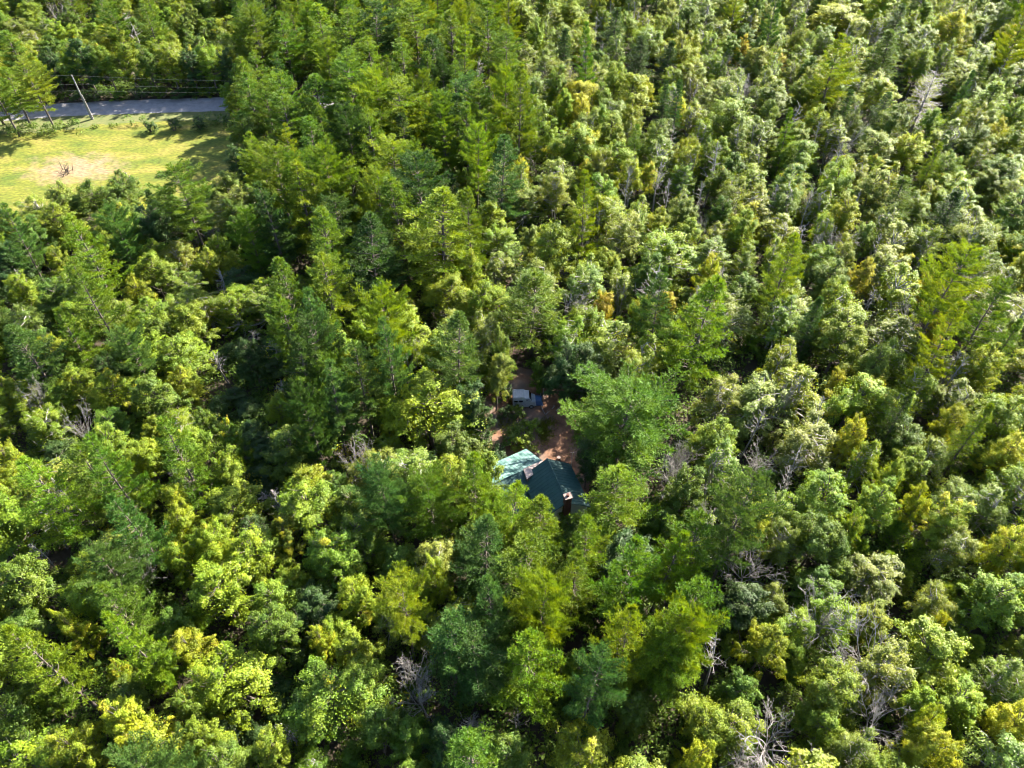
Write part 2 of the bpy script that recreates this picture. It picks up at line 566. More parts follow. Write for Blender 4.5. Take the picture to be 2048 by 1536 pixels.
def make_pine(seed, h=16.0, R=3.3, bare=0.30, step=0.62, per=6, rise=0.22, profile='open', blades=7, width=0.06, tl=(0.26, 0.44), twig=0.42, spread=0.75, droop=0.0, irregular=0.35, inner=0.42):
    rg = np.random.default_rng(seed)
    mb = MB()
    lean = rg.normal(size=2) * 0.02
    pts = [Vector((lean[0] * z + 0.06 * math.sin(z * 0.7 + seed), lean[1] * z + 0.06 * math.cos(z * 0.6), z)) for z in np.linspace(-0.3, h * 0.985, 9)]
    rad = [0.23 * (1 - 0.93 * i / 8) + 0.01 for i in range(9)]
    mb.tube(pts, rad, 7)

    def trunk_at(z):
        return np.array([lean[0] * z + 0.06 * math.sin(z * 0.7 + seed), lean[1] * z + 0.06 * math.cos(z * 0.6), z])
    PP, DD, SS = [], [], []
    # dead stubs under the crown
    z = h * bare * 0.45
    while z < h * bare:
        a = rg.uniform(0, 6.28)
        o = trunk_at(z)
        limb(mb, o, o + np.array([math.cos(a), math.sin(a), -0.1]) * rg.uniform(0.7, 1.8), 0.03, 0.01, rg, 0.05, 2, 3)
        z += rg.uniform(0.3, 0.7)
    z = h * bare
    rot = 0.0
    side = rg.uniform(0, 6.28)
    while z < h - 0.25:
        f = (z - h * bare) / (h - h * bare)
        if profile == 'open':        # broad, rounded, ragged old pine
            prof = (0.72 + 0.38 * math.sin(min(1, f * 1.6) * math.pi * 0.5)) * (1 - f ** 2.3) ** 0.75 + 0.06
        elif profile == 'cone':
            prof = (1 - f) ** 0.85 + 0.05
        else:
            prof = 1.12 * (1 - f) ** 0.85 * (0.8 + 0.2 * min(1, f * 4)) + 0.03
        nb = per + int(rg.integers(-1, 2))
        rot += 0.9
        for k in range(max(3, nb)):
            a = rot + 2 * math.pi * k / nb + rg.normal() * 0.25
            L = R * prof * (1 + rg.normal() * irregular) * (1 + 0.15 * math.cos(a - side))
            L = float(np.clip(L, 0.22, R * 1.3))
            o = trunk_at(z + rg.uniform(-0.15, 0.15))
            dirn = np.array([math.cos(a), math.sin(a), 0.0])
            up = rise * (0.4 + 1.1 * f) + rg.normal() * 0.10
            n = max(3, int(L / 0.30))
            ts = np.linspace(0, 1, n + 1)
            path = o + dirn * (ts * L)[:, None] + np.array([0, 0, 1]) * (L * (up * ts + 0.16 * ts ** 2 - droop * ts))[:, None]
            mb.tube([Vector(p) for p in path[::max(1, n // 3)]] + [Vector(path[-1])], [0.045 * (L / R) ** 0.5 * (1 - 0.75 * q) + 0.008 for q in np.linspace(0, 1, len(path[::max(1, n // 3)]) + 1)], 4, cap=False)
            sp = rg.uniform(0, 1)
            lat = np.array([-math.sin(a), math.cos(a), 0])
            for i in range(1, n + 1):
                t = ts[i]
                if t * L < min(inner * L, 0.75) and f < 0.75:
                    continue
                tw = twig * 1.15 * L ** 0.5 * (1.35 - 0.8 * t) * rg.uniform(0.55, 1.3)
                for sgn in (-1, 1):
                    d = norm(dirn * 0.8 + lat * sgn * rg.uniform(0.6, 1.1) + np.array([0, 0, rg.uniform(-0.1, 0.5)]))
                    m = max(1, int(tw / 0.22))
                    for j in range(1, m + 1):
                        PP.append(path[i] + d * tw * j / m)
                        DD.append(norm(d + np.array([0, 0, 0.55])))
                        SS.append(sp)
                PP.append(path[i] + np.array([0, 0, 0.04])); DD.append(norm(dirn + np.array([0, 0, 0.8]))); SS.append(sp)
            PP.append(path[-1]); DD.append(norm(dirn + np.array([0, 0, 0.5]))); SS.append(sp)
        z += step * rg.uniform(0.75, 1.25) * (1.15 - 0.45 * f)
    for zz in (h * 0.985, h * 0.97, h * 0.95):
        for k in range(5):
            PP.append(trunk_at(zz)); DD.append(norm(np.array([rg.normal() * .3, rg.normal() * .3, 1.0]))); SS.append(0.5)
    PP, DD, SS = np.array(PP), np.array(DD), np.array(SS)
    V, F = tufts(PP, DD, rg, tl, width, blades, spread)
    ti = np.repeat(np.repeat(rg.uniform(0, 1, len(PP)), blades), 3)
    sp = np.repeat(np.repeat(SS, blades), 3)
    return mb.mesh('trunk', True), np_mesh('crown', V, F, {'tint': ti, 'spray': sp})


def make_dead(seed, h=10.0, R=2.6, style='spread'):
    """bare bleached tree: trunk mesh and a branch mesh"""
    rg = np.random.default_rng(seed)
    tr, br = MB(), MB()
    lean = rg.normal(size=2) * 0.05
    if style == 'spread':
        fork = Vector((lean[0] * h, lean[1] * h, h * 0.45))
        limb(tr, (0, 0, -0.3), fork, 0.16, 0.10, rg, 0.03, 5, 7)

        def grow(o, d, L, r, lvl):
            e = Vector(o) + Vector(d) * L
            pts = limb(br, o, e, r, r * 0.5, rg, 0.10, 4, 5 if lvl < 2 else 3)
            if lvl >= 3:
                return
            for k in range(int(rg.integers(4, 7)) if lvl < 2 else int(rg.integers(3, 6))):
                q = pts[int(rg.integers(1, 5))]
                nd = Vector(norm(np.array(d) + rg.normal(size=3) * 0.55 + np.array([0, 0, 0.08])))
                grow(q, nd, L * rg.uniform(0.35, 0.65), max(0.011, r * 0.52), lvl + 1)
        for k in range(8):
            a = k * 2.4 + rg.uniform(-0.3, 0.3)
            d = norm(np.array([math.cos(a), math.sin(a), rg.uniform(0.35, 1.6)]))
            grow(fork - Vector((0, 0, rg.uniform(0, h * 0.18))), d, R * rg.uniform(0.75, 1.15), 0.05, 0)
    elif style == 'fine':           # dead conifer, many thin straight branches
        limb(tr, (0, 0, -0.3), (lean[0] * h, lean[1] * h, h), 0.16, 0.02, rg, 0.01, 6, 6)
        z = h * 0.22
        while z < h * 0.97:
            f = (z - h * 0.22) / (h * 0.78)
            for k in range(5):
                a = rg.uniform(0, 6.28)
                L = R * (1 - f) ** 0.8 * rg.uniform(0.5, 1.1) + 0.2
                o = Vector((lean[0] * z, lean[1] * z, z))
                d = Vector((math.cos(a), math.sin(a), 0.18))
                pts = limb(br, o, o + d * L, 0.025, 0.010, rg, 0.05, 3, 3)
                for j in range(int(L / 0.22)):
                    t = rg.uniform(0.25, 1)
                    q = o + d * L * t
                    e = q + Vector((math.cos(a + rg.choice([-0.9, 0.9])), math.sin(a + rg.choice([-0.9, 0.9])), rg.uniform(0, 0.5))) * rg.uniform(0.25, 0.7)
                    limb(br, q, e, 0.014, 0.007, rg, 0.08, 1, 3)
            z += 0.32
    else:                            # snag: straight poles with few side branches
        limb(tr, (0, 0, -0.3), (lean[0] * h, lean[1] * h, h), 0.15, 0.03, rg, 0.02, 6, 6)
        for k in range(26):
            z = h * rg.uniform(0.4, 0.97)
            a = rg.uniform(0, 6.28)
            o = Vector((lean[0] * z, lean[1] * z, z))
            L = rg.uniform(0.4, 1.0) * R * (1.25 - z / h)
            d = Vector((math.cos(a), math.sin(a), rg.uniform(0.5, 1.4))).normalized()
            pts = limb(br, o, o + d * L * 1.4, 0.035, 0.012, rg, 0.08, 3, 4)
            for j in range(4):
                q = pts[int(rg.integers(1, 4))]
                limb(br, q, q + (d + Vector(rg.normal(size=3)) * 0.6).normalized() * L * 0.6, 0.016, 0.009, rg, 0.08, 2, 3)
    return tr.mesh('trunk', True), br.mesh('branches', True)


# prototypes: kind -> list of (trunk mesh, crown mesh, height, radius)
PROTO = {}


def reg(kind, tm, cm, h, R, bark, leaf):
    tm.materials.append(bark)
    cm.materials.append(leaf)
    PROTO.setdefault(kind, []).append((tm, cm, h, R))


for s in range(6):
    h, R = [(11, 3.0), (11, 2.8), (11.5, 3.2), (10, 2.7), (12, 2.9), (11, 3.1)][s]
    t_, c_ = make_broadleaf(100 + s, h, R, clumps=[88, 78, 98, 72, 86, 104][s], per=[285, 290, 270, 300, 285, 250][s], zr=[.36, .40, .33, .37, .42, .36][s], zc=[.62, .60, .64, .62, .58, .62][s])
    reg('maple_tree', t_, c_, h, R, M_bark, M_leaf)
for s in range(5):
    h, R = [(11, 2.5), (11.5, 2.7), (10.5, 2.8), (12, 2.5), (10, 2.9)][s]
    t_, c_ = make_broadleaf(200 + s, h, R, clumps=[76, 84, 74, 80, 86][s], per=195, leaf=(0.10, 0.19), zr=[.40, .36, .38, .42, .35][s], zc=0.60, csize=(0.13, 0.28), multi=(s % 2 == 0), droop=0.2, lobes=5)
    reg('aspen_tree', t_, c_, h, R, M_pale, M_aspen)
for s in range(5):
    h, R = [(16, 3.4), (16, 3.0), (17, 3.6), (15, 3.3), (16, 3.2)][s]
    t_, c_ = make_pine(300 + s, h, R, bare=[.30, .26, .34, .28, .24][s], per=5, step=[.98, .86, 1.02, .92, .88][s], inner=.36, width=0.085, blades=9, tl=(0.24, 0.46), spread=0.62, irregular=[.26, .16, .34, .24, .2][s], profile=['mid', 'mid', 'open', 'mid', 'cone'][s])
    reg('pine_tree', t_, c_, h, R, M_bark, M_needle)
t_, c_ = make_pine(347, 15.0, 4.7, bare=.3, per=5, step=1.15, inner=.22, width=0.08, blades=9, tl=(0.24, 0.46), spread=0.62, irregular=.24, profile='open', twig=0.5, rise=0.16)
reg('pine_tree', t_, c_, 15.0, 4.7, M_bark, M_needle)
for s in range(3):
    h, R = [(13, 2.2), (13, 2.5), (12, 2.1)][s]
    t_, c_ = make_pine(400 + s, h, R, bare=0.12, step=0.58, per=6, rise=0.06, profile='cone', blades=8, width=0.07, tl=(0.16, 0.30), twig=0.34, droop=0.16, irregular=0.34, inner=0.12)
    reg('spruce_tree', t_, c_, h, R, M_bark, M_needle)
for s in range(2):
    h, R = [(5.0, 1.35), (4.5, 1.5)][s]
    t_, c_ = make_pine(450 + s, h, R, bare=0.08, step=0.36, per=6, rise=0.45, profile='mid', blades=10, width=0.035, tl=(0.26, 0.40), twig=0.30, irregular=0.15, inner=0.05)
    reg('pine_sapling', t_, c_, h, R, M_bark, M_needle)
for s, st in enumerate(['spread', 'spread', 'fine', 'snag', 'snag', 'spread']):
    h, R = [(9, 3.0), (9, 2.8), (11, 1.9), (11, 1.6), (10, 1.8), (8, 3.2)][s]
    t_, c_ = make_dead(500 + s, h, R, st)
    reg('dead_tree', t_, c_, h, R, M_dead, M_dead)
for s in range(3):
    t_, c_ = make_broadleaf(600 + s, 3.2, 1.5, clumps=16, per=110, leaf=(0.13, 0.24), zc=0.50, zr=0.42, csize=(0.30, 0.46), multi=True, lobes=4)
    reg('shrub', t_, c_, 3.2, 1.5, M_bark, M_leaf)

for s in range(4):
    h, R = [(11, 2.2), (10.5, 2.4), (11, 2.1), (10, 2.5)][s]
    t_, c_ = make_broadleaf(700 + s, h, R, clumps=[68, 74, 66, 70][s], per=180, leaf=(0.10, 0.19), zr=.40, zc=0.60, csize=(0.13, 0.29), multi=True, droop=0.1, lobes=4)
    reg('birch_tree', t_, c_, h, R, M_pale, M_aspen)
for s in range(3):
    t_, c_ = make_broadleaf(800 + s, 6.0, 1.7, clumps=26, per=200, leaf=(0.12, 0.22), zc=0.55, zr=0.42, csize=(0.24, 0.42), lobes=4)
    reg('young_tree', t_, c_, 6.0, 1.7, M_bark, M_leaf)

PROTO['broadleaf_tree'] = [PROTO['maple_tree'][k] for k in (1, 3, 5)]  # maple meshes reused for further broadleaf trees of no set species

# tints: base colours of the foliage
TINT = {
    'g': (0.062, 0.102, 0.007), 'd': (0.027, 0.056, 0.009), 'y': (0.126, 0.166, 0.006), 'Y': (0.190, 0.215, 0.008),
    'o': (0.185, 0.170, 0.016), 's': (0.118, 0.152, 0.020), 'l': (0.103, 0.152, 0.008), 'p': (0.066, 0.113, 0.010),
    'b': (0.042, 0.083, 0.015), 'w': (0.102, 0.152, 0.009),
}
TINT_WORD = {'g': 'mid green', 'd': 'dark green', 'y': 'yellow-green', 'Y': 'golden yellow', 'o': 'orange-tinged', 's': 'silvery green', 'l': 'light green',
             'p': 'green', 'b': 'bluish green', 'w': 'bright green'}
TREES = []          # (x, y, r)
PLACED = []         # records for the labels


def add_tree(kind, x, y, h, R, tint, turned=0.0, proto=None, tilt=(0, 0), label=None, rg=random):
    P = PROTO[kind]
    tm, cm, h0, R0 = P[proto if proto is not None else rg.randrange(len(P))]
    root = empty(kind, (x, y, 0), rg.uniform(0, 6.283))
    root.rotation_euler[0], root.rotation_euler[1] = tilt
    sxy, sz = R / R0, h / h0
    root.scale = (sxy, sxy * rg.uniform(0.92, 1.08), sz)
    tr = link('trunk', tm, None, root)
    cr = link('branches' if kind == 'dead_tree' else 'crown', cm, None, root)
    c = TINT[tint]
    j = [rg.uniform(0.84, 1.12) for _ in range(3)]
    k = rg.uniform(0.88, 1.12)
    cr.color = (c[0] * k * j[0], c[1] * k, c[2] * k * j[2], turned * 0.7)
    TREES.append((x, y, R * (0.62 if kind == 'dead_tree' else 1.0)))
    PLACED.append((root, kind, x, y, h, R, tint, turned, label))
    return root


DEF_H = {'maple_tree': 10.5, 'aspen_tree': 10.0, 'pine_tree': 18.0, 'spruce_tree': 12.5, 'pine_sapling': 4.5, 'dead_tree': 9.5, 'shrub': 2.6, 'birch_tree': 11.0, 'young_tree': 5.8, 'broadleaf_tree': 10.5}
APEX = {'maple_tree': 0.70, 'aspen_tree': 0.66, 'pine_tree': 0.97, 'spruce_tree': 0.98, 'pine_sapling': 0.75, 'dead_tree': 0.72, 'shrub': 0.6, 'young_tree': 0.7}
K = {'M': 'maple_tree', 'A': 'aspen_tree', 'P': 'pine_tree', 'S': 'spruce_tree', 'J': 'pine_sapling', 'D': 'dead_tree', 'U': 'shrub', 'B': 'birch_tree', 'T': 'young_tree', 'O': 'broadleaf_tree'}

# trees that the photograph lets one pick out, plus a young tree added for shade: kind, photo x, photo y of crown (pines, spruces: of the tip), crown width in photo px, tint [, share of turned leaves, proto, height]
HAND = '''
P 505 20 95 p;P 560 30 85 p;P 640 10 90 w;P 697 31 85 p;P 741 10 80 d;P 830 7 90 w;P 974 10 85 p;P 871 68 80 d;P 926 154 80 b;P 964 171 65 p;P 998 280 95 b
P 731 75 85 w;P 694 113 90 p;P 752 147 90 w;P 793 175 115 w;P 735 219 90 p;P 690 222 80 d;P 783 290 100 w;P 840 318 95 d;P 793 362 110 p;P 871 386 150 w
P 700 325 105 p;P 620 150 95 p;P 560 190 105 p;P 610 240 95 p;P 650 300 95 p;P 590 330 100 w;P 540 300 85 p;P 350 335 95 p;P 640 420 100 p;P 720 430 115 d
P 643 505 125 w;P 765 584 105 w;P 147 520 100 p;P 1066 556 150 p 0 4 14.5;P 60 925 130 l;P 222 1215 80 l;P 25 1258 115 l
P 1258 775 205 p 0 5 14.5;P 1238 935 150 w 0 0 14;P 1022 966 112 w 0 3 14;M 966 938 78 l;P 1082 1000 95 w 0 1 13;P 600 590 90 b;P 585 680 85 d;P 620 640 85 d;P 645 735 85 b;P 605 775 75 d;P 560 520 95 p;P 960 1040 110 b;P 1062 1080 165 p 0 0;P 988 1150 100 b;P 1090 1158 125 w;P 1066 1265 140 w 0 3;P 793 1155 95 l
P 890 1240 135 b;P 1265 1085 130 p;P 1275 1205 115 w;P 1350 1222 130 w;P 1180 1318 100 b;P 1400 1025 130 p;P 1395 1215 110 w;P 1416 560 120 w 0 1;P 1590 470 85 w;P 1929 505 110 w
P 2010 560 95 p;P 1686 75 85 w;S 1234 15 60 d;S 1288 75 65 d;S 1336 82 55 d;S 1802 8 65 d;S 1796 62 80 p;S 1997 165 105 w;S 1816 360 95 p;S 1915 385 85 d;S 1779 185 60 d
S 905 350 60 d;S 300 380 55 d;S 1130 60 50 d;P 1010 60 75 p;P 900 20 80 p;P 800 80 80 p;S 1640 600 55 d;S 1820 790 60 d;S 1700 180 45 d
M 1152 190 85 Y .5;M 1124 200 40 Y .7;M 1199 123 60 g;M 1165 51 55 y .1;A 1346 157 55 l;M 1234 305 70 y;M 1295 345 42 Y .6;M 1172 342 42 y .5;M 929 355 42 y .1
M 1360 207 35 Y .6;A 1124 147 60 s;A 1227 219 75 s;A 1111 345 85 s;A 1050 395 90 s;M 1683 30 115 y .04;M 1929 144 95 y .1;M 1967 48 65 y .05;M 1488 94 34 o .8;M 1567 89 36 y
M 1492 65 45 g;M 1556 120 46 o .25;M 1628 214 46 Y .5;M 1823 292 75 Y .2;M 1358 219 28 Y .6;M 1676 335 55 y .05;M 1741 331 45 y .2;M 1908 372 95 y .35;M 1498 441 65 Y .5;M 1437 297 55 y
D 1854 180 90 g 0 2 12;D 1693 270 60 g 0 1;D 1658 330 45 g 0 3;D 1427 320 60 g 0 4;D 1495 164 60 g 0 0;D 1683 460 75 g 0 1;D 1587 240 55 g 0 4;D 953 140 60 g 0 3;D 1319 345 45 g 0 3
D 1261 370 45 g 0 4;D 1172 441 40 g 0 2;D 100 20 70 g 0 1;D 260 55 60 g 0 4
M 143 637 95 y;A 222 623 85 s;A 48 640 90 s;M 92 698 80 y;M 154 765 75 y .12;M 235 780 90 y .15;M 267 700 130 l;M 314 780 95 g;M 359 885 90 y .05;M 219 892 90 l;M 285 905 80 y
M 454 930 75 l;M 564 817 60 l;M 574 885 115 g;M 495 700 65 d;M 663 675 65 l;M 615 735 45 y .15;M 355 1000 60 y .1;M 610 1005 140 l .06;M 20 915 70 y .15;M 455 875 55 g .1;M 410 838 55 g
M 34 570 60 y;M 307 540 80 l;M 273 578 50 y .1;D 147 845 60 g 0 1;D 143 985 60 g 0 3;D 342 935 45 g 0 0;D 65 765 45 g 0 0
M 899 590 105 y;M 967 590 85 y;M 947 536 55 y .05;M 871 700 85 y .16;D 813 675 65 g 0 1;A 899 660 85 s;A 974 660 75 s;M 711 735 65 y .12;M 861 815 170 y .01 2 11.5;M 779 838 42 Y .4
M 1213 606 52 o .35;M 1285 625 65 y .08;M 1336 603 45 o .3;A 1227 675 125 l .04;D 724 895 80 g 0 0;M 895 950 95 y;A 834 932 125 s;A 748 940 115 s;D 1131 590 80 g 0 1;D 1292 570 75 g 0 3
D 1150 700 55 g 0 0;D 1350 925 105 g 0 0 10
A 1587 610 105 s;A 1785 662 115 s;M 1881 652 50 Y .45;M 1710 785 120 y .12;M 1676 756 40 Y .7;A 1519 790 120 s;A 1444 782 95 s;M 1437 875 95 l;A 1632 880 120 s;M 1720 552 52 o .4
M 1861 556 45 o .45;M 1809 528 40 Y .6;M 1820 870 95 g;M 1908 838 55 y .2;M 2014 832 115 y .08;M 2031 905 85 Y .35;M 1912 1035 95 y .3;M 1495 1000 75 y .06;M 1655 985 125 l .03
M 1775 955 60 y .1;A 1980 1000 95 s;M 1837 995 55 y .12;A 1860 905 85 s;D 1837 605 65 g 0 1;D 1368 915 60 g 0 5;D 1416 1010 75 g 0 0;A 1560 1010 70 s;D 1570 775 45 g 0 1
M 359 1050 75 y .05;M 355 1108 65 y .15;M 424 1080 85 y .06;M 437 1168 125 y .05;A 246 1088 115 s;M 171 1185 95 y .02;M 147 1250 60 y .25;M 205 1130 80 l;M 656 1090 115 l .06;M 547 1195 95 l
M 533 1240 100 g;M 564 1065 60 g .35;M 376 1290 80 y .25;M 308 1320 65 g;M 636 1278 55 y .4;M 58 1150 115 g;M 670 1400 165 l .03 2 11.5;M 239 1430 95 Y .2;M 403 1475 85 l;M 290 1505 150 y .15
M 533 1495 85 l .02;M 130 1490 95 y .12;M 20 1420 95 g;M 79 1385 80 g;M 239 1338 45 y .4;M 376 1410 70 g .08;D 246 1110 80 g 0 1
M 707 1190 85 y .12;M 721 1072 95 g;A 868 1106 105 s;M 871 1150 65 y;M 714 1363 100 l .02;M 748 1450 105 g;D 844 1378 85 g 0 0;D 823 1318 65 g 0 1;M 880 1490 90 d;M 1010 1500 110 g
J 1796 1058 70 w;J 1779 1122 42 w;J 1826 1129 42 w;J 1806 1160 48 w;J 1895 1188 58 w;J 1929 1175 48 w;J 1912 1275 68 w;J 1950 1290 52 w;J 1926 1356 62 w;J 1960 1400 56 w;J 1724 1092 46 w;J 1840 1250 38 w;J 1908 1235 40 w
M 2018 1075 95 Y .25;A 1908 1082 100 s;M 1533 1280 90 y;M 1874 1500 100 Y .2;M 2031 1435 95 Y .25;M 1396 1515 70 Y .05;M 1638 1060 115 g;A 1567 1070 85 s;M 1512 1045 75 y
M 1655 1370 120 l;A 1724 1505 95 s;M 1861 1445 65 y .15;A 2018 1352 90 s;M 1697 1045 55 y .1;M 1871 1236 35 Y .6
D 1505 1135 105 g 0 5 8;D 1440 1310 70 g 0 3;D 1563 1465 165 g 0 1 8.5;D 1673 1216 140 g 0 0 10;D 1758 1318 150 g 0 1 9.5;D 1785 1425 110 g 0 5 9;A 1660 1225 110 l;A 1775 1330 120 s
'''
HAND += '''
M 1175 722 85 d;M 1008 700 60 g;M 1134 726 85 d 0 0 12;T 1102 748 48 d;T 1078 738 40 g;M 1178 905 60 d;M 990 738 60 s;M 945 795 75 d;M 965 830 50 d;A 70 410 75 s;M 120 395 70 s;M 190 395 75 g;M 250 370 75 g .03;M 440 368 70 s;M 385 410 60 s;M 300 440 80 d;P 150 440 110 l;M 60 470 80 g;M 230 455 80 l;M 20 440 60 l;M 470 420 60 g
'''  # dark maple enlarged and dark young tree added beside the van to shade it
rh = random.Random(5)
for row in HAND.replace('\n', ';').split(';'):
    q = row.split()
    if not q:
        continue
    kind = K[q[0]]
    px, py, wpx, tint = float(q[1]), float(q[2]), float(q[3]), q[4]
    turned = float(q[5]) if len(q) > 5 else 0.0
    proto = int(q[6]) if len(q) > 6 else None
    hh = float(q[7]) if len(q) > 7 else DEF_H[kind] * rh.uniform(0.92, 1.1)
    if kind in ('maple_tree', 'aspen_tree') and wpx < 50 and len(q) < 8:
        hh *= 0.8
    if kind == 'dead_tree':
        hh *= 1.22
    p, mpp = at(px, py, hh * APEX[kind])
    R = max(0.5 if kind in ('pine_sapling',) else 0.9, wpx * mpp * 0.5)
    add_tree(kind, p.x, p.y, hh, R, tint, turned, proto, (rh.uniform(-.04, .04), rh.uniform(-.04, .04)), rg=rh)

# trees known by the foot of their trunk: two pines at the lawn, pines before the cabin
for bx, by, hh, R, pr, tn, tl in [(112, 262, 14.5, 3.3, 2, 'w', (0, -.05)), (40, 273, 15, 3.4, 0, 'p', (0, -.05)), (953, 1402, 14, 2.8, 2, 'b', (0, 0)),
                                  (1293, 1400, 13.5, 2.4, 2, 'w', (0, 0)), (1322, 1405, 13, 2.2, 0, 'p', (0, 0)), (80, 205, 15, 3.5, 4, 'p', (0, 0)),
                                  (-30, 232, 15, 3.5, 3, 'p', (0, 0)), (62, 252, 12, 3.2, 4, 'w', (0, 0)), (8, 250, 13, 3.4, 1, 'p', (0, 0)), (545, 250, 15, 3.2, 0, 'p', (0, 0)), (528, 300, 15, 3.3, 3, 'p', (0, 0))]:
    p, _ = at(bx, by)
    add_tree('pine_tree', p.x, p.y, hh, R, tn, 0, pr, tl, rg=rh)

for bx, by, hh, R, tn in [(505, 232, 12, 3.0, 'g'), (488, 266, 10, 2.6, 'l'), (515, 345, 12.5, 3.0, 'g'), (500, 395, 11, 2.8, 'd'), (470, 236, 8, 2.2, 'l')]:
    p, _ = at(bx, by)
    add_tree('maple_tree', p.x, p.y, hh, R, tn, 0, rg=rh)
# trees that stand along the far side of the road and shade it
for i, bx in enumerate(range(-60, 560, 38)):
    p, _ = at(bx + rh.uniform(-6, 6), 196 - bx * 0.012 + rh.uniform(-4, 1))
    add_tree('maple_tree', p.x, p.y, rh.uniform(10.5, 13.5), rh.uniform(2.2, 3.1), rh.choice('gldy'), 0.05 if i % 4 == 0 else 0, rg=rh)

# ------------------------------------------------------------------ woods between them
KEEP = [  # parts of the picture that stay open to the sky
    [(0, 262), (110, 245), (150, 150), (180, 205), (480, 195), (470, 300), (400, 390), (300, 345), (230, 345), (130, 390), (0, 410)],
    [(985, 770), (1030, 745), (1120, 750), (1180, 800), (1165, 880), (1160, 960), (1150, 1045), (1100, 1040), (985, 1000), (985, 920), (970, 840)],
    [(998, 470), (1020, 470), (1022, 600), (1000, 600)],
]
FOOT = [LAWN, VERGE, [(x, y) for x, y in ROAD], CLEARING, SPUR, BARE]
RIDGE = [(480, -60), (1000, -60), (1010, 300), (960, 520), (560, 560), (470, 320)]
PINES = [(880, 960), (1480, 960), (1480, 1440), (850, 1440)]
RIGHT = [(1000, -60), (2100, -60), (2100, 1010), (1120, 1010), (1010, 560)]
DIPS = [[(440, 610), (530, 590), (560, 760), (535, 1000), (455, 980), (430, 800)], [(860, 1400), (960, 1320), (980, 1480), (880, 1500)], [(450, 1270), (570, 1280), (600, 1470), (480, 1460)]]
rf = random.Random(21)


def choose(px, py):
    r = rf.random()
    px += rf.gauss(0, 45)
    py += rf.gauss(0, 30)
    if any(inside(px, py, q) for q in DIPS):
        return ('T', 'd') if r < 0.6 else ('D', 'g')
    if inside(px, py, RIDGE):
        if r < 0.62: return 'P', rf.choice('pwpd')
        if r < 0.85: return 'M', rf.choice('gly')
        return 'A', 's'
    if inside(px, py, PINES):
        if r < 0.50: return 'P', rf.choice('pwb')
        return 'M', rf.choice('gld')
    if inside(px, py, RIGHT):
        if r < 0.30: return 'A', rf.choice('sssly')
        if r < 0.50: return 'B', rf.choice('ssly')
        if r < 0.83: return 'M', rf.choice('yyllgs')
        if r < 0.862: return 'S', rf.choice('dp')
        if r < 0.885: return 'P', rf.choice('dpw')
        if r < 0.955: return 'D', 'g'
        if r < 0.975: return 'M', rf.choice('yl')
        return 'M', 'Y'
    if py < 260 and px < 520:
        if r < 0.75: return 'M', rf.choice('gly')
        if r < 0.9: return 'A', 's'
        return 'P', 'p'
    if px > 1400:
        if r < 0.25: return 'A', rf.choice('ssl')
        if r < 0.40: return 'B', rf.choice('ssl')
        if r < 0.95: return 'M', rf.choice('yylg')
        return 'D', 'g'
    if r < 0.70: return 'M', rf.choice('ggllyyd')
    if r < 0.84: return 'A', rf.choice('sl')
    if r < 0.97: return 'P', rf.choice('pb')
    return 'D', 'g'


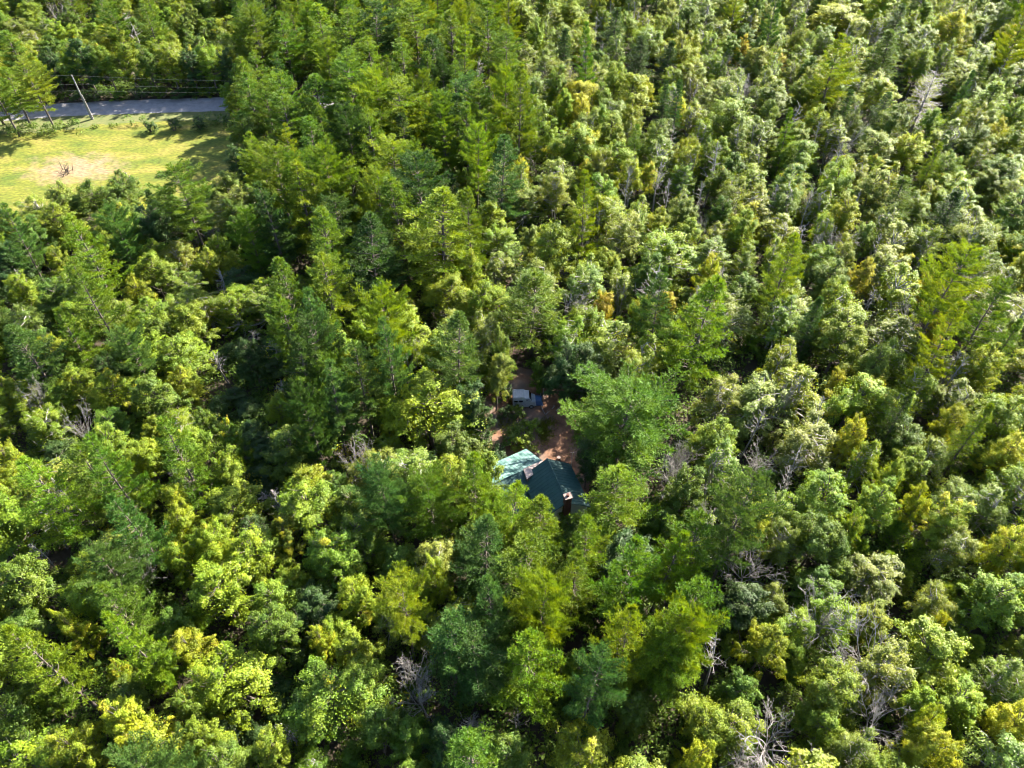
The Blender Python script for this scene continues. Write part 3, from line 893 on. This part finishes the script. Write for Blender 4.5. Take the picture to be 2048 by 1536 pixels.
COUNT = {}
for _, k_, *_r in PLACED:
    COUNT[k_] = COUNT.get(k_, 0) + 1
arr = np.array(TREES)
for it in range(24000):
    d = H * (0.22 + 2.95 * rf.random() ** 0.8)
    x = rf.uniform(-1, 1) * (d * 0.78 + 35)
    px, py, dep = to_px(x, d, 7.0)
    if px < -70 or px > 2118 or py < -50 or py > 1650:
        continue
    kc, tint = choose(px, py)
    if it > 15000:      # small trees in what gaps are left
        kc, tint = 'T', ('s' if rf.random() < 0.5 else 'l') if inside(px, py, RIGHT) or px > 1400 else rf.choice('ggld')
    kind = K[kc]
    far = min(1.0, dep / 170)
    if COUNT.get(kind, 0) >= 285 and kc in 'MAB':
        kc, kind = 'O', K['O']
    R = {'M': 1.9 + 2.5 * rf.random() ** 1.3, 'O': 1.9 + 2.4 * rf.random() ** 1.3, 'A': 1.8 + 2.3 * rf.random() ** 1.3, 'P': rf.uniform(2.2, 3.0), 'S': rf.uniform(1.5, 2.1), 'D': rf.uniform(1.3, 2.2), 'B': rf.uniform(1.9, 3.1), 'T': rf.uniform(1.2, 2.1)}[kc]
    east = inside(px, py, RIGHT)
    if kc in 'MABO' and east:
        R *= 1.12
    hh = DEF_H[kind] * (rf.uniform(0.62, 0.92) + (0.22 if east and kc != 'T' else 0) - (0.1 if kc in 'MAB' and inside(px, py, RIDGE) else 0) + (0.12 if kc == 'P' else 0) + (0.08 * (R - 2) if kc in 'MAO' else 0))
    if len(TREES) != len(arr):
        arr = np.array(TREES)
    a = arr
    dd = np.hypot(a[:, 0] - x, a[:, 1] - d)
    if np.any(dd < (a[:, 2] + R) * ((0.72 if east else 0.64) if kc != 'T' else 0.58)):
        continue
    if kc != 'T' and math.sin(x * 0.11 + 1.3 * math.sin(d * 0.07)) + math.sin(d * 0.13 + 1.7 * math.sin(x * 0.06 + 2)) > 1.55:
        continue
    bx, by, _ = to_px(x, d, 0)
    if any(inside(bx, by, f) for f in FOOT):
        continue
    if any(inside(px, py, q) for q in DIPS):
        if kc not in 'TD':
            continue
        hh *= 0.6
    bad = False
    for zf in (0.35, 0.6, 0.8, 0.97):
        for sx in (-0.9, 0, 0.9):
            if zf > 0.9 and sx:
                continue
            qx, qy, _ = to_px(x + sx * R, d, hh * zf)
            if any(inside(qx, qy, k) for k in KEEP):
                bad = True
    if bad or COUNT.get(kind, 0) >= 285:
        continue
    COUNT[kind] = COUNT.get(kind, 0) + 1
    turned = 0.0
    if kc == 'M' and rf.random() < 0.35:
        turned = rf.uniform(0.02, 0.15)
    if tint == 'Y':
        turned = 0.4
        R *= 0.75
    add_tree(kind, x, d, hh, R, tint, turned, rf.choice((0, 3, 4, 4)) if kc == 'D' else None, (rf.uniform(-.05, .05), rf.uniform(-.05, .05)), rg=rf)
print('TREES', COUNT, len(TREES))

# shrubs in the clearing and along its edge
for px, py, w, tn in [(1022, 872, 50, 'g'), (1050, 880, 45, 'l'), (1000, 905, 42, 'd'), (1040, 850, 40, 'g'), (1030, 822, 34, 'g'), (1012, 780, 40, 'd'), (1065, 845, 34, 'l'), (970, 920, 60, 's'), (985, 955, 55, 'l'), (955, 900, 55, 'g'), (950, 935, 60, 'l'), (968, 875, 50, 'd'), (940, 870, 50, 'g'), (1165, 850, 44, 'g'), (1150, 790, 40, 'd'), (990, 945, 50, 's'), (1000, 985, 44, 'g'), (975, 990, 46, 'd'),
                      (1012, 820, 30, 'd'), (150, 188, 40, 'd'), (190, 187, 44, 'd'), (235, 185, 44, 'g'), (275, 183, 44, 'd'), (320, 182, 40, 'g'), (365, 180, 44, 'd'), (410, 179, 44, 'g'), (455, 178, 44, 'd'), (300, 250, 30, 'd'), (345, 248, 26, 'd'), (400, 246, 34, 'd'),
                      (160, 400, 60, 's'), (230, 388, 60, 'g'), (100, 420, 60, 's'), (970, 760, 46, 's'), (1160, 740, 50, 'd'),
                      (1195, 940, 50, 'd'), (1450, 1380, 70, 'g'), (1480, 1440, 70, 'l'), (1420, 1460, 60, 'g'), (1500, 1500, 70, 'g'), (1620, 1500, 60, 'l'), (1560, 1400, 60, 'g'), (1510, 1210, 60, 'g'), (1470, 1260, 50, 'l'), (1215, 1000, 44, 'g'), (1180, 1130, 40, 'g')]:
    p, mpp = at(px, py, 1.4)
    add_tree('shrub', p.x, p.y, rh.uniform(2.0, 3.0), w * mpp * 0.5, tn, 0, None, rg=rh)

# ------------------------------------------------------------------ undergrowth: one uncountable mass of low leaves
ug = np.random.default_rng(33)
UP, UN, US, UT = [], [], [], []
cnt = 0
while cnt < 17000:
    d = H * (0.2 + 3.0 * ug.random() ** 0.8)
    x = ug.uniform(-1, 1) * (d * 0.78 + 35)
    px, py, dep = to_px(x, d, 1.0)
    if px < -60 or px > 2110 or py < -40 or py > 1600:
        continue
    if any(inside(px, py, f) for f in (LAWN, ROAD, CLEARING, SPUR, BARE, TRACK)):
        continue
    if any(inside(px, py + q, ROAD) for q in (-12, 12)):
        continue
    cnt += 1
    n = 62
    r = ug.uniform(0.7, 1.8)
    u = norm(ug.normal(size=(n, 3))); u[:, 2] = np.abs(u[:, 2])
    P_ = np.array([x, d, ug.uniform(0.1, 1.3)]) + u * (ug.uniform(0.3, 1, n) ** 0.5)[:, None] * np.array([r, r, r * 0.8])
    UP.append(P_); UN.append(norm(u * 0.5 + np.array([0, 0, 0.8]) + ug.normal(size=(n, 3)) * 0.5))
    US.append(ug.uniform(0.20, 0.38, n)); UT.append(np.full(n, ug.random()))
UP, UN, US, UT = map(np.concatenate, (UP, UN, US, UT))
T_ = norm(np.cross(UN, ug.normal(size=UN.shape)))
B_ = np.cross(UN, T_)
sz = US[:, None]
V = np.stack([UP - T_ * sz * 0.45 - B_ * sz * 0.38, UP - T_ * sz * 0.45 + B_ * sz * 0.38, UP + T_ * sz * 0.6], 1).reshape(-1, 3)
F = np.arange(len(V)).reshape(-1, 3)
ume = np_mesh('undergrowth', V, F, {'tint': np.repeat(ug.random(len(UP)), 3), 'spray': np.repeat(UT, 3)})
tag(link('undergrowth', ume, M_under), 'low green leafy undergrowth covering the forest floor between trunks', 'undergrowth', kind='stuff')


# ------------------------------------------------------------------ cabin
M_roof = noise_mat('green_metal_roof', (0.008, 0.032, 0.031), (0.013, 0.046, 0.042), 1.2, 0.6, 0.08, spec=0.3, c3=(0.016, 0.045, 0.042), scale3=0.5)
M_roofb = noise_mat('sunlit_green_metal', (0.048, 0.105, 0.09), (0.14, 0.21, 0.19), 1.3, 0.5, 0.08, spec=0.4, c3=(0.020, 0.055, 0.050), scale3=1.5)  # pale tone paints sun on the rear slope, dark patches its tree dapple
M_patch = noise_mat('beige_metal', (0.17, 0.13, 0.115), (0.21, 0.165, 0.15), 2.0, 0.6, 0.05)
M_white = noise_mat('white_siding', (0.40, 0.41, 0.43), (0.50, 0.50, 0.51), 1.5, 0.7, 0.05)
M_trim = noise_mat('pale_trim', (0.42, 0.42, 0.40), (0.55, 0.54, 0.52), 3, 0.6, 0.05)
M_brick = noise_mat('dark_brick', (0.035, 0.014, 0.012), (0.085, 0.032, 0.026), 5, 0.9, 0.4)
M_cap = noise_mat('chimney_cap', (0.10, 0.07, 0.062), (0.15, 0.11, 0.10), 5, 0.85, 0.2)
M_board = noise_mat('brown_boards', (0.10, 0.07, 0.05), (0.18, 0.13, 0.09), 4, 0.85, 0.3)

cab = empty('cabin', (3.0, 50.0, 0))
tag(cab, 'small cabin with green metal roofs and brick chimney half hidden by pines', 'cabin')


def cab_part(mb, name, mat, parent=None, smooth=False):
    o = mb.build(name, mat, parent or cab, smooth)
    if parent is None:
        o.matrix_parent_inverse = cab.matrix_world.inverted()
        o.location = (-3.0, -50.0, 0)
        o.matrix_parent_inverse = Matrix()
    return o


def frame_(o, ang):
    u = Vector((math.cos(ang), math.sin(ang), 0))
    v = Vector((-math.sin(ang), math.cos(ang), 0))
    return lambda a, b, z: Vector(o) + u * a + v * b + Vector((0, 0, z))


fa = frame_((-2.1, 49.72, 0), math.radians(29))          # long wing, ridge along its first axis
LA = 6.6
RZ, EZ = 4.2, 2.25


def ribbed(f, a0, a1, b0, z0, b1, z1, name, mat, n):
    """metal roof slope: panel slab and standing ribs as real geometry"""
    m = MB().slab([f(a0, b0, z0), f(a1, b0, z0), f(a1, b1, z1), f(a0, b1, z1)], 0.08)
    p = cab_part(m, name, mat)
    r = MB()
    for i in range(n + 1):
        a = a0 + (a1 - a0) * i / n
        r.tube([f(a, b0, z0 + 0.005), f(a, b1, z1 + 0.005)], 0.022, 4)
    rr = r.build('roof_ribs', mat, p)
    rr['kind'] = 'stuff'
    return p


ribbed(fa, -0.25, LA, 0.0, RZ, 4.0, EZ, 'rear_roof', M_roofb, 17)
ribbed(fa, -0.25, LA, -0.01, RZ, -3.6, EZ + 0.1, 'front_roof', M_roof, 17)
cab_part(MB().tube([fa(-0.27, -0.02, RZ + 0.03), fa(-0.27, -3.62, EZ + 0.13)], 0.07, 4), 'rake_trim', M_trim)
cab_part(MB().tube([fa(-0.25, 0, RZ + 0.05), fa(LA * 0.5, 0, RZ + 0.05)], 0.07, 6), 'ridge_cap', M_roof)
wa = MB()
pts = [fa(0.05, -3.3, 0), fa(LA - 0.2, -3.3, 0), fa(LA - 0.2, 3.7, 0), fa(0.05, 3.7, 0)]
tops = [fa(0.05, -3.3, EZ + 0.1), fa(LA - 0.2, -3.3, EZ + 0.1), fa(LA - 0.2, 3.7, EZ + 0.02), fa(0.05, 3.7, EZ + 0.02)]
g1, g2 = fa(0.05, 0, RZ - 0.12), fa(LA - 0.2, 0, RZ - 0.12)
wa.add(pts + tops + [g1, g2], [(0, 1, 5, 4), (2, 3, 7, 6), (1, 2, 6, 9, 5), (3, 0, 4, 8, 7)])
cab_part(wa, 'wing_wall', M_board)

fb = frame_((5.95, 46.2, 0), math.radians(108))          # gable wing, ridge runs away from the chimney wall
LB, WB, BR, BE = 6.3, 3.0, 5.7, 3.5
ribbed(fb, 0, LB, 0.0, BR, WB, BE, 'left_roof', M_roof, 15)
ribbed(fb, 0, LB, -0.01, BR, -WB, BE, 'right_roof', M_roof, 15)
cab_part(MB().tube([fb(-0.02, 0, BR + 0.05), fb(LB, 0, BR + 0.05)], 0.08, 6), 'ridge_cap', M_roof)
for sg in (1, -1):
    cab_part(MB().tube([fb(-0.03, 0, BR - 0.06), fb(-0.03, sg * WB, BE - 0.06)], 0.06, 4), 'gable_trim', M_roof)
wb = MB()
pts = [fb(0.3, -2.7, 0), fb(0.3, 2.7, 0), fb(LB - 0.3, 2.7, 0), fb(LB - 0.3, -2.7, 0)]
tops = [p + Vector((0, 0, 3.6)) for p in pts]
wb.add(pts + tops + [fb(0.3, 0, BR - 0.12), fb(LB - 0.3, 0, BR - 0.12)], [(1, 0, 4, 8, 5), (2, 1, 5, 6), (3, 2, 6, 9, 7), (0, 3, 7, 4)])
cab_part(wb, 'gable_wall', M_white)
# chimney, brick courses stepped, with a cap and flue
ch = MB()
z = 0.0
k = 0
while z < 6.8:
    w = 0.72 if k % 2 else 0.70
    mt = Matrix.Translation(fb(-0.06, -0.03, 0)) @ Matrix.Rotation(math.radians(108), 4, 'Z')
    ch.box(0, 0, z + 0.1, w * 0.9, w, 0.2, mt)
    z += 0.2
    k += 1
chim = cab_part(ch, 'chimney', M_brick)
mt = Matrix.Translation(fb(-0.06, -0.03, 0)) @ Matrix.Rotation(math.radians(108), 4, 'Z')
MB().box(0, 0, 6.86, 0.80, 0.86, 0.12, mt).build('chimney_cap', M_cap, chim)
MB().tube([fb(-0.06, -0.03, 6.9), fb(-0.06, -0.03, 7.2)], 0.16, 10).build('flue', M_brick, chim)
# small beige saddle roof where the two wings meet
cab_part(MB().slab([(1.27, 51.76, 4.36), (1.70, 50.30, 4.30), (3.66, 52.15, 4.42), (3.60, 52.95, 4.46)], 0.07), 'saddle_roof', M_patch)
cab_part(MB().slab([(1.30, 51.70, 4.28), (1.74, 50.36, 4.22), (3.60, 52.12, 4.34), (3.54, 52.85, 4.38)], 1.5), 'saddle_base', M_board)

# ------------------------------------------------------------------ white camper van and the things round it
M_van = noise_mat('white_van_paint', (0.20, 0.21, 0.22), (0.32, 0.325, 0.335), 2.0, 0.4, 0.03, spec=0.5)
M_glass = noise_mat('dark_glass', (0.010, 0.012, 0.016), (0.02, 0.022, 0.028), 2.0, 0.12, 0.0, spec=0.7)
M_rubber = noise_mat('tyre_rubber', (0.012, 0.012, 0.012), (0.025, 0.025, 0.025), 8, 0.9, 0.2)
M_steel = noise_mat('grey_steel', (0.22, 0.23, 0.25), (0.32, 0.33, 0.35), 6, 0.5, 0.1, metallic=0.6)
pv, _ = at(1025, 797, 2.0)
van = empty('camper_van', (pv.x, pv.y + 0.85, 0), math.radians(2))
tag(van, 'small white camper van with ribbed roof parked in the clearing', 'camper van')
b = MB()


def loft(mb, secs):
    """box hull through x-stations: (x, half width, z0, z1, shoulder inset)"""
    vs, fs = [], []
    for x, w, z0, z1, ins in secs:
        vs += [(x, -w, z0), (x, w, z0), (x, w, z0 + (z1 - z0) * 0.55), (x, w - ins, z1 - 0.06), (x, w - ins - 0.1, z1), (x, -w + ins + 0.1, z1), (x, -w + ins, z1 - 0.06), (x, -w, z0 + (z1 - z0) * 0.55)]
    for i in range(len(secs) - 1):
        for k in range(8):
            fs.append((i * 8 + k, i * 8 + (k + 1) % 8, (i + 1) * 8 + (k + 1) % 8, (i + 1) * 8 + k))
    fs.append(tuple(range(7, -1, -1)))
    fs.append(tuple((len(secs) - 1) * 8 + k for k in range(8)))
    return mb.add(vs, fs)


loft(b, [(0.0, 0.80, 0.35, 1.90, 0.06), (0.06, 0.85, 0.30, 2.0, 0.05), (1.55, 0.85, 0.30, 2.0, 0.05), (1.60, 0.85, 0.30, 1.96, 0.06)])
b.build('body', M_van, van)
c = MB()
loft(c, [(1.58, 0.84, 0.30, 1.90, 0.08), (2.15, 0.84, 0.30, 1.86, 0.10), (2.50, 0.84, 0.30, 1.25, 0.04), (2.95, 0.80, 0.32, 1.05, 0.06), (3.02, 0.74, 0.36, 0.95, 0.06)])
cabp = c.build('cab', M_van, van)
MB().slab([(2.19, -0.64, 1.86), (2.49, -0.72, 1.31), (2.49, 0.72, 1.31), (2.19, 0.64, 1.86)], 0.03).build('windscreen', M_glass, cabp)
MB().box(1.88, -0.835, 1.48, 0.34, 0.04, 0.36).build('side_window', M_glass, cabp)
MB().box(2.0, -0.86, 0.95, 0.62, 0.03, 1.15).build('door', M_van, cabp)
for x in (0.42, 1.08):
    w = MB().box(x, -0.848, 1.42, 0.52, 0.04, 0.34).build('window', M_glass, van)
    MB().box(x, -0.85, 1.615, 0.58, 0.06, 0.04).build('window_frame', M_van, w)
for i in range(6):
    MB().box(0.15 + i * 0.26, 0, 2.03, 0.06, 1.5, 0.05).build('roof_rib', M_steel, van)
for sg in (-1, 1):
    MB().tube([(0.08, sg * 0.72, 2.07), (1.55, sg * 0.72, 2.07)], 0.025, 5).build('roof_rail', M_steel, van)
    MB().box(3.0, sg * 0.5, 0.78, 0.08, 0.2, 0.16).build('headlight', M_steel, van)
    for x in (0.45, 2.45):
        wl = MB().tube([(x, sg * 0.72, 0.31), (x, sg * 0.90, 0.31)], 0.31, 16).build('wheel', M_rubber, van)
        MB().tube([(x, sg * 0.88, 0.31), (x, sg * 0.92, 0.31)], 0.18, 12).build('rim', M_steel, wl)
MB().box(3.05, 0, 0.45, 0.1, 1.5, 0.16).build('bumper', M_steel, van)

# blue tarp thrown over a heap beside the van
M_tarp = noise_mat('blue_tarp', (0.02, 0.05, 0.12), (0.03, 0.075, 0.18), 3, 0.45, 0.3, spec=0.5)
rt = random.Random(4)
n = 14
vs, fs = [], []
for j in range(n):
    for i in range(n):
        x, y = -0.75 + 1.5 * i / (n - 1), -0.6 + 1.2 * j / (n - 1)
        e = max(abs(x) / 0.75, abs(y) / 0.6)
        z = 0.85 * min(1, (1 - e) * 4.5) ** 0.5 + rt.uniform(-.05, .05) + 0.06
        if e > 0.99:
            z = 0.02
        vs.append((x + rt.uniform(-.03, .03), y + rt.uniform(-.03, .03), max(0.015, z)))
for j in range(n - 1):
    for i in range(n - 1):
        fs.append((j * n + i, j * n + i + 1, (j + 1) * n + i + 1, (j + 1) * n + i))
pb, _ = at(1069, 805, 0)
o = MB().add(vs, fs).build('blue_tarp', M_tarp, None, True, (pb.x + 0.35, pb.y, 0.01))
tag(o, 'crumpled bright blue tarp over a heap beside the white van', 'tarp')

# fallen pale branches
STICKS = [([(1086, 768), (1087, 780), (1086, 794)], 'short pale stick upright in the clearing above the long curved one'),
          ([(1081, 786), (1081, 800), (1083, 815), (1090, 828)], 'long curved pale branch lying beside the blue tarp'),
          ([(1095, 780), (1102, 787), (1111, 792)], 'pale stick slanting across grey dirt near the clearing middle'),
          ([(1091, 829), (1099, 822)], 'short pale stick at the foot of the long curved branch'),
          ([(1101, 757), (1105, 770)], 'short pale stick on the dark upper edge of the clearing'),
          ([(1102, 756), (1120, 766)], 'thin pale stick slanting from the upper edge of the clearing'),
          ([(1104, 818), (1110, 811)], 'tiny pale stick on grey dirt below the slanting stick'),
          ([(1112, 822), (1119, 815)], 'pale stick at the lower side of the grey dirt'),
          ([(1124, 812), (1134, 802)], 'pale stick near the big pine edge of the clearing')]
for pp, lab in STICKS:
    w = [at(px, py, 0.12)[0] for px, py in pp]
    m = MB().tube(w, [0.075] + [0.06] * (len(w) - 2) + [0.035], 6)
    d = (w[-1] - w[0])
    side = Vector((-d.y, d.x, 0.3)).normalized()
    q = w[0].lerp(w[-1], 0.6)
    m.tube([q, q + side * 0.22 + d.normalized() * 0.2], [0.03, 0.012], 4)
    tag(m.build('fallen_branch', M_dead), lab, 'branch', 'pale branches lying in the clearing')

# stump with an iron fire bowl behind the cabin, thin standing pole beside it
p, _ = at(1117, 921, 0)
st = empty('tree_stump', p)
tag(st, 'small dark stump with pale cut top behind the cabin roof', 'stump')
MB().tube([(0, 0, -0.1), (0, 0, 0.25), (0, 0, 0.62)], [0.36, 0.27, 0.25], 11).build('trunk', M_bark, st)
MB().tube([(0, 0, 0.621), (0, 0, 0.635)], 0.235, 11).build('cut_face', M_cap, st)
p, _ = at(1143, 932, 0)
pl = empty('wooden_post', p)
tag(pl, 'thin pale wooden post standing at the edge of the cabin yard', 'post')
MB().tube([(0, 0, -0.1), (-0.05, 0.1, 2.5)], [0.055, 0.04], 7).build('pole', M_dead, pl)
MB().box(-0.05, 0.1, 2.48, 0.5, 0.05, 0.05).build('crosspiece', M_dead, pl)

# grass tufts in the clearing
M_grass = leaf_mat('grass_blade', rough=0.6, spec=0.2, trans=0.4, use_color=False, base=(0.11, 0.125, 0.014))
gr = np.random.default_rng(8)
GP, GD = [], []
for px, py, rx, ry, n in [(1090, 868, 16, 22, 420), (1086, 855, 10, 12, 200), (1010, 850, 22, 14, 160), (1150, 880, 14, 30, 150), (1100, 845, 16, 10, 150), (1020, 800, 6, 30, 80)]:
    for k in range(n):
        q, _ = at(px + gr.normal() * rx * 0.5, py + gr.normal() * ry * 0.5)
        GP.append((q.x, q.y, 0.0)); GD.append((0, 0, 1))
V, F = tufts(np.array(GP), np.array(GD, float), gr, (0.15, 0.42), 0.03, 8, 0.45)
gme = np_mesh('grass', V, F, {'tint': np.repeat(gr.random(len(GP)), 24), 'spray': np.repeat(gr.random(len(GP)), 24)})
tag(link('grass', gme, M_grass), 'tufts of yellowish grass growing in the dirt clearing', 'grass', kind='stuff')

# ------------------------------------------------------------------ utility pole, wires, brush heap on the lawn
M_pole = noise_mat('weathered_pole', (0.10, 0.095, 0.09), (0.22, 0.21, 0.20), 3, 0.85, 0.3)
M_wire = noise_mat('wire', (0.16, 0.16, 0.15), (0.24, 0.24, 0.22), 3, 0.5, 0.0)
pb, _ = at(184, 238)
PH = 11.0
best = min((abs(to_px(pb.x, pb.y, z)[1] - 150), z) for z in np.arange(7, 18, 0.1))
PH = best[1]
ptop, _ = at(143, 150, PH)
up_ = empty('utility_pole', pb)
tag(up_, 'weathered wooden utility pole leaning at the verge between road and lawn', 'utility pole')
rel = ptop - pb
MB().tube([(0, 0, -0.5), rel * 0.5, rel], [0.20, 0.17, 0.13], 9).build('pole', M_pole, up_)
MB().tube([Vector((0.36, -0.1, -0.3)), rel * 0.56 + Vector((0.25, -0.08, 0))], [0.13, 0.10], 8).build('stub_pole', M_dead, up_)
for zz in (0.18, 0.46):
    q = rel * zz
    MB().tube([q + Vector((-0.25, 0, 0)), q + Vector((0.48, -0.1, 0))], 0.05, 6).build('strap', M_steel, up_)
wires = []
for fz, lab, dx, px2, py2 in [(0.985, 'highest thin wire over the road from the pole top', 0, 488, 161), (0.79, 'middle thin wire over the road from the pole', 0, 486, 174), (0.65, 'lowest thin wire over the road from the pole', 0, 480, 184)]:
    a = pb + rel * fz + Vector((0, 0.15, 0))
    e, _ = at(px2, py2, a.z - 0.35)
    d = (e - a); d.z = 0
    d.normalize()
    m = MB().tube([a - d * 0 + Vector((0, -0.22, 0)), a + Vector((0, 0.02, 0))], 0.05, 6)
    m.build('insulator', M_steel, up_).location = -pb
    pts = []
    for k in range(-20, 31):
        s_ = k * 2.4
        span = 55.0
        f = (s_ % span) / span
        pts.append(a + d * s_ - Vector((0, 0, 2.0 * f * (1 - f))))
    o = MB().tube(pts, 0.007, 4).build('power_line', M_wire)
    tag(o, lab, 'power line', 'wires along the road')
p, _ = at(132, 346)
br = MB()
rb = np.random.default_rng(9)
for k in range(26):
    a = rb.uniform(0, 6.28)
    o_ = np.array([rb.normal() * 0.5, rb.normal() * 0.8, 0.05])
    limb(br, o_, o_ + np.array([math.cos(a) * rb.uniform(0.3, 1.1), math.sin(a) * rb.uniform(0.3, 1.3), rb.uniform(0.2, 1.7)]), 0.06, 0.02, rb, 0.12, 3, 4)
M_burnt = noise_mat('dark_brush', (0.03, 0.025, 0.02), (0.08, 0.06, 0.045), 5, 0.9, 0.3)
o = br.build('brush_heap', M_burnt, None, False, (p.x, p.y, 0.0))
tag(o, 'small dark heap of brushwood on the worn patch of lawn', 'brush heap')


# ------------------------------------------------------------------ the forest going on round the view, one mass
fg = np.random.default_rng(77)
FP, FN, FS, FT = [], [], [], []
ftr = MB()
pos = []
for it in range(9000):
    d = H * (0.05 + 3.6 * fg.random() ** 0.8)
    x = fg.uniform(-1, 1) * (d * 1.0 + 60)
    px, py, dep = to_px(x, d, 7.0)
    if -85 < px < 2133 and -60 < py < 1680:
        continue
    if px < -420 or px > 2470 or py < -150 or py > 2300:
        continue
    bx, by, _ = to_px(x, d, 0)
    if any(inside(bx, by, f) for f in (LAWN, VERGE, ROAD)):
        continue
    if any((x - q[0]) ** 2 + (d - q[1]) ** 2 < 16 for q in pos):
        continue
    pos.append((x, d))
    h_, R_ = fg.uniform(8, 14), fg.uniform(1.9, 3.0)
    n = 420
    u = norm(fg.normal(size=(n, 3)))
    u[:, 2] = np.where(u[:, 2] < -0.4, -u[:, 2], u[:, 2])
    ax = norm(fg.normal(size=(2, 3)))
    lump = 1 + 0.25 * np.sin(4 * (u @ ax[0]) + 1) + 0.2 * np.sin(7 * (u @ ax[1]))
    FP.append(np.array([x, d, h_ * 0.6]) + u * (lump * fg.uniform(0.3, 1, n) ** 0.4)[:, None] * np.array([R_, R_, h_ * 0.38]))
    FN.append(norm(u * 0.6 + np.array([0, 0, 0.5]) + fg.normal(size=(n, 3)) * 0.35))
    FS.append(fg.uniform(0.28, 0.5, n)); FT.append(np.full(n, fg.random()))
    ftr.tube([(x, d, -0.2), (x, d, h_ * 0.8)], [0.2, 0.06], 5, cap=False)
FP, FN, FS, FT = map(np.concatenate, (FP, FN, FS, FT))
V, F = leaves(FP, FN, FS, fg)
fme = np_mesh('forest', V, F, {'tint': np.repeat(fg.random(len(FP)), 4), 'spray': np.repeat(FT, 4)})
fo = link('forest', fme, M_under)
tag(fo, 'mixed green forest going on round the edges of the view', 'forest', kind='stuff')
ftr.build('trunks', M_bark, fo)['kind'] = 'stuff'

# ------------------------------------------------------------------ labels for the trees
ONES = 'zero one two three four five six seven eight nine ten eleven twelve thirteen fourteen fifteen sixteen seventeen eighteen nineteen'.split()
TENS = '_ _ twenty thirty forty fifty sixty seventy eighty ninety'.split()


def num(n):
    n = max(0, min(100, int(n)))
    if n < 20:
        return ONES[n]
    if n == 100:
        return 'hundred'
    return TENS[n // 10] + ('-' + ONES[n % 10] if n % 10 else '')


def where(px, py):
    if py < 215 and px < 500: return 'beyond the road'
    if px < 520 and py < 470: return 'beside the lawn'
    if inside(px, py, RIDGE): return 'on the pine ridge'
    if 940 < px < 1240 and 690 < py < 900: return 'by the clearing'
    if 900 < px < 1300 and 900 <= py < 1080: return 'around the cabin'
    if inside(px, py, PINES): return 'before the cabin'
    if px >= 1000 and py < 560: return 'in the pale woods'
    if px >= 1240: return 'in open woods'
    return 'in dense woods'


WORD = {'maple_tree': 'round-crowned tree', 'aspen_tree': 'airy aspen', 'pine_tree': 'pine', 'spruce_tree': 'slim spruce', 'pine_sapling': 'feathery young pine', 'dead_tree': 'dead tree', 'shrub': 'low shrub', 'birch_tree': 'slender birch', 'young_tree': 'young tree', 'broadleaf_tree': 'leafy tree'}
CAT = {'maple_tree': 'tree', 'aspen_tree': 'tree', 'pine_tree': 'pine tree', 'spruce_tree': 'spruce', 'pine_sapling': 'sapling', 'dead_tree': 'dead tree', 'shrub': 'shrub', 'birch_tree': 'birch', 'young_tree': 'young tree', 'broadleaf_tree': 'tree'}
GRP = {'maple_tree': 'round-crowned broadleaf trees of the forest', 'aspen_tree': 'airy pale trees of the forest', 'pine_tree': 'tall pines of the forest', 'spruce_tree': 'slim spruces of the forest',
       'pine_sapling': 'young pines in the open woods', 'dead_tree': 'bare dead trees in the forest', 'shrub': 'shrubs round the clearing and lawn', 'birch_tree': 'slender birches of the pale woods', 'young_tree': 'young trees in the gaps', 'broadleaf_tree': 'leafy broadleaf trees of the forest'}
used = set()
for root, kind, x, y, h, R, tint, turned, label in PLACED:
    px, py, dep = to_px(x, y, h * 0.62)
    px, py = max(0, min(2048, px)), max(0, min(1536, py))
    tw = 'bare grey' if kind == 'dead_tree' else TINT_WORD[tint]
    if turned > 0.1 and tint not in 'Yo':
        tw = 'yellow-flecked'
    for k in range(40):
        lab = '%s %s %s, %s percent across, %s percent down the photo' % (tw, WORD[kind], where(px, py), num(round(px / 20.48) + (k + 1) // 2 * (1 if k % 2 else -1)), num(round(py / 15.36) + (k // 4 if k > 5 else 0)))
        if lab not in used:
            break
    used.add(lab)
    tag(root, label or lab, CAT[kind], GRP[kind])
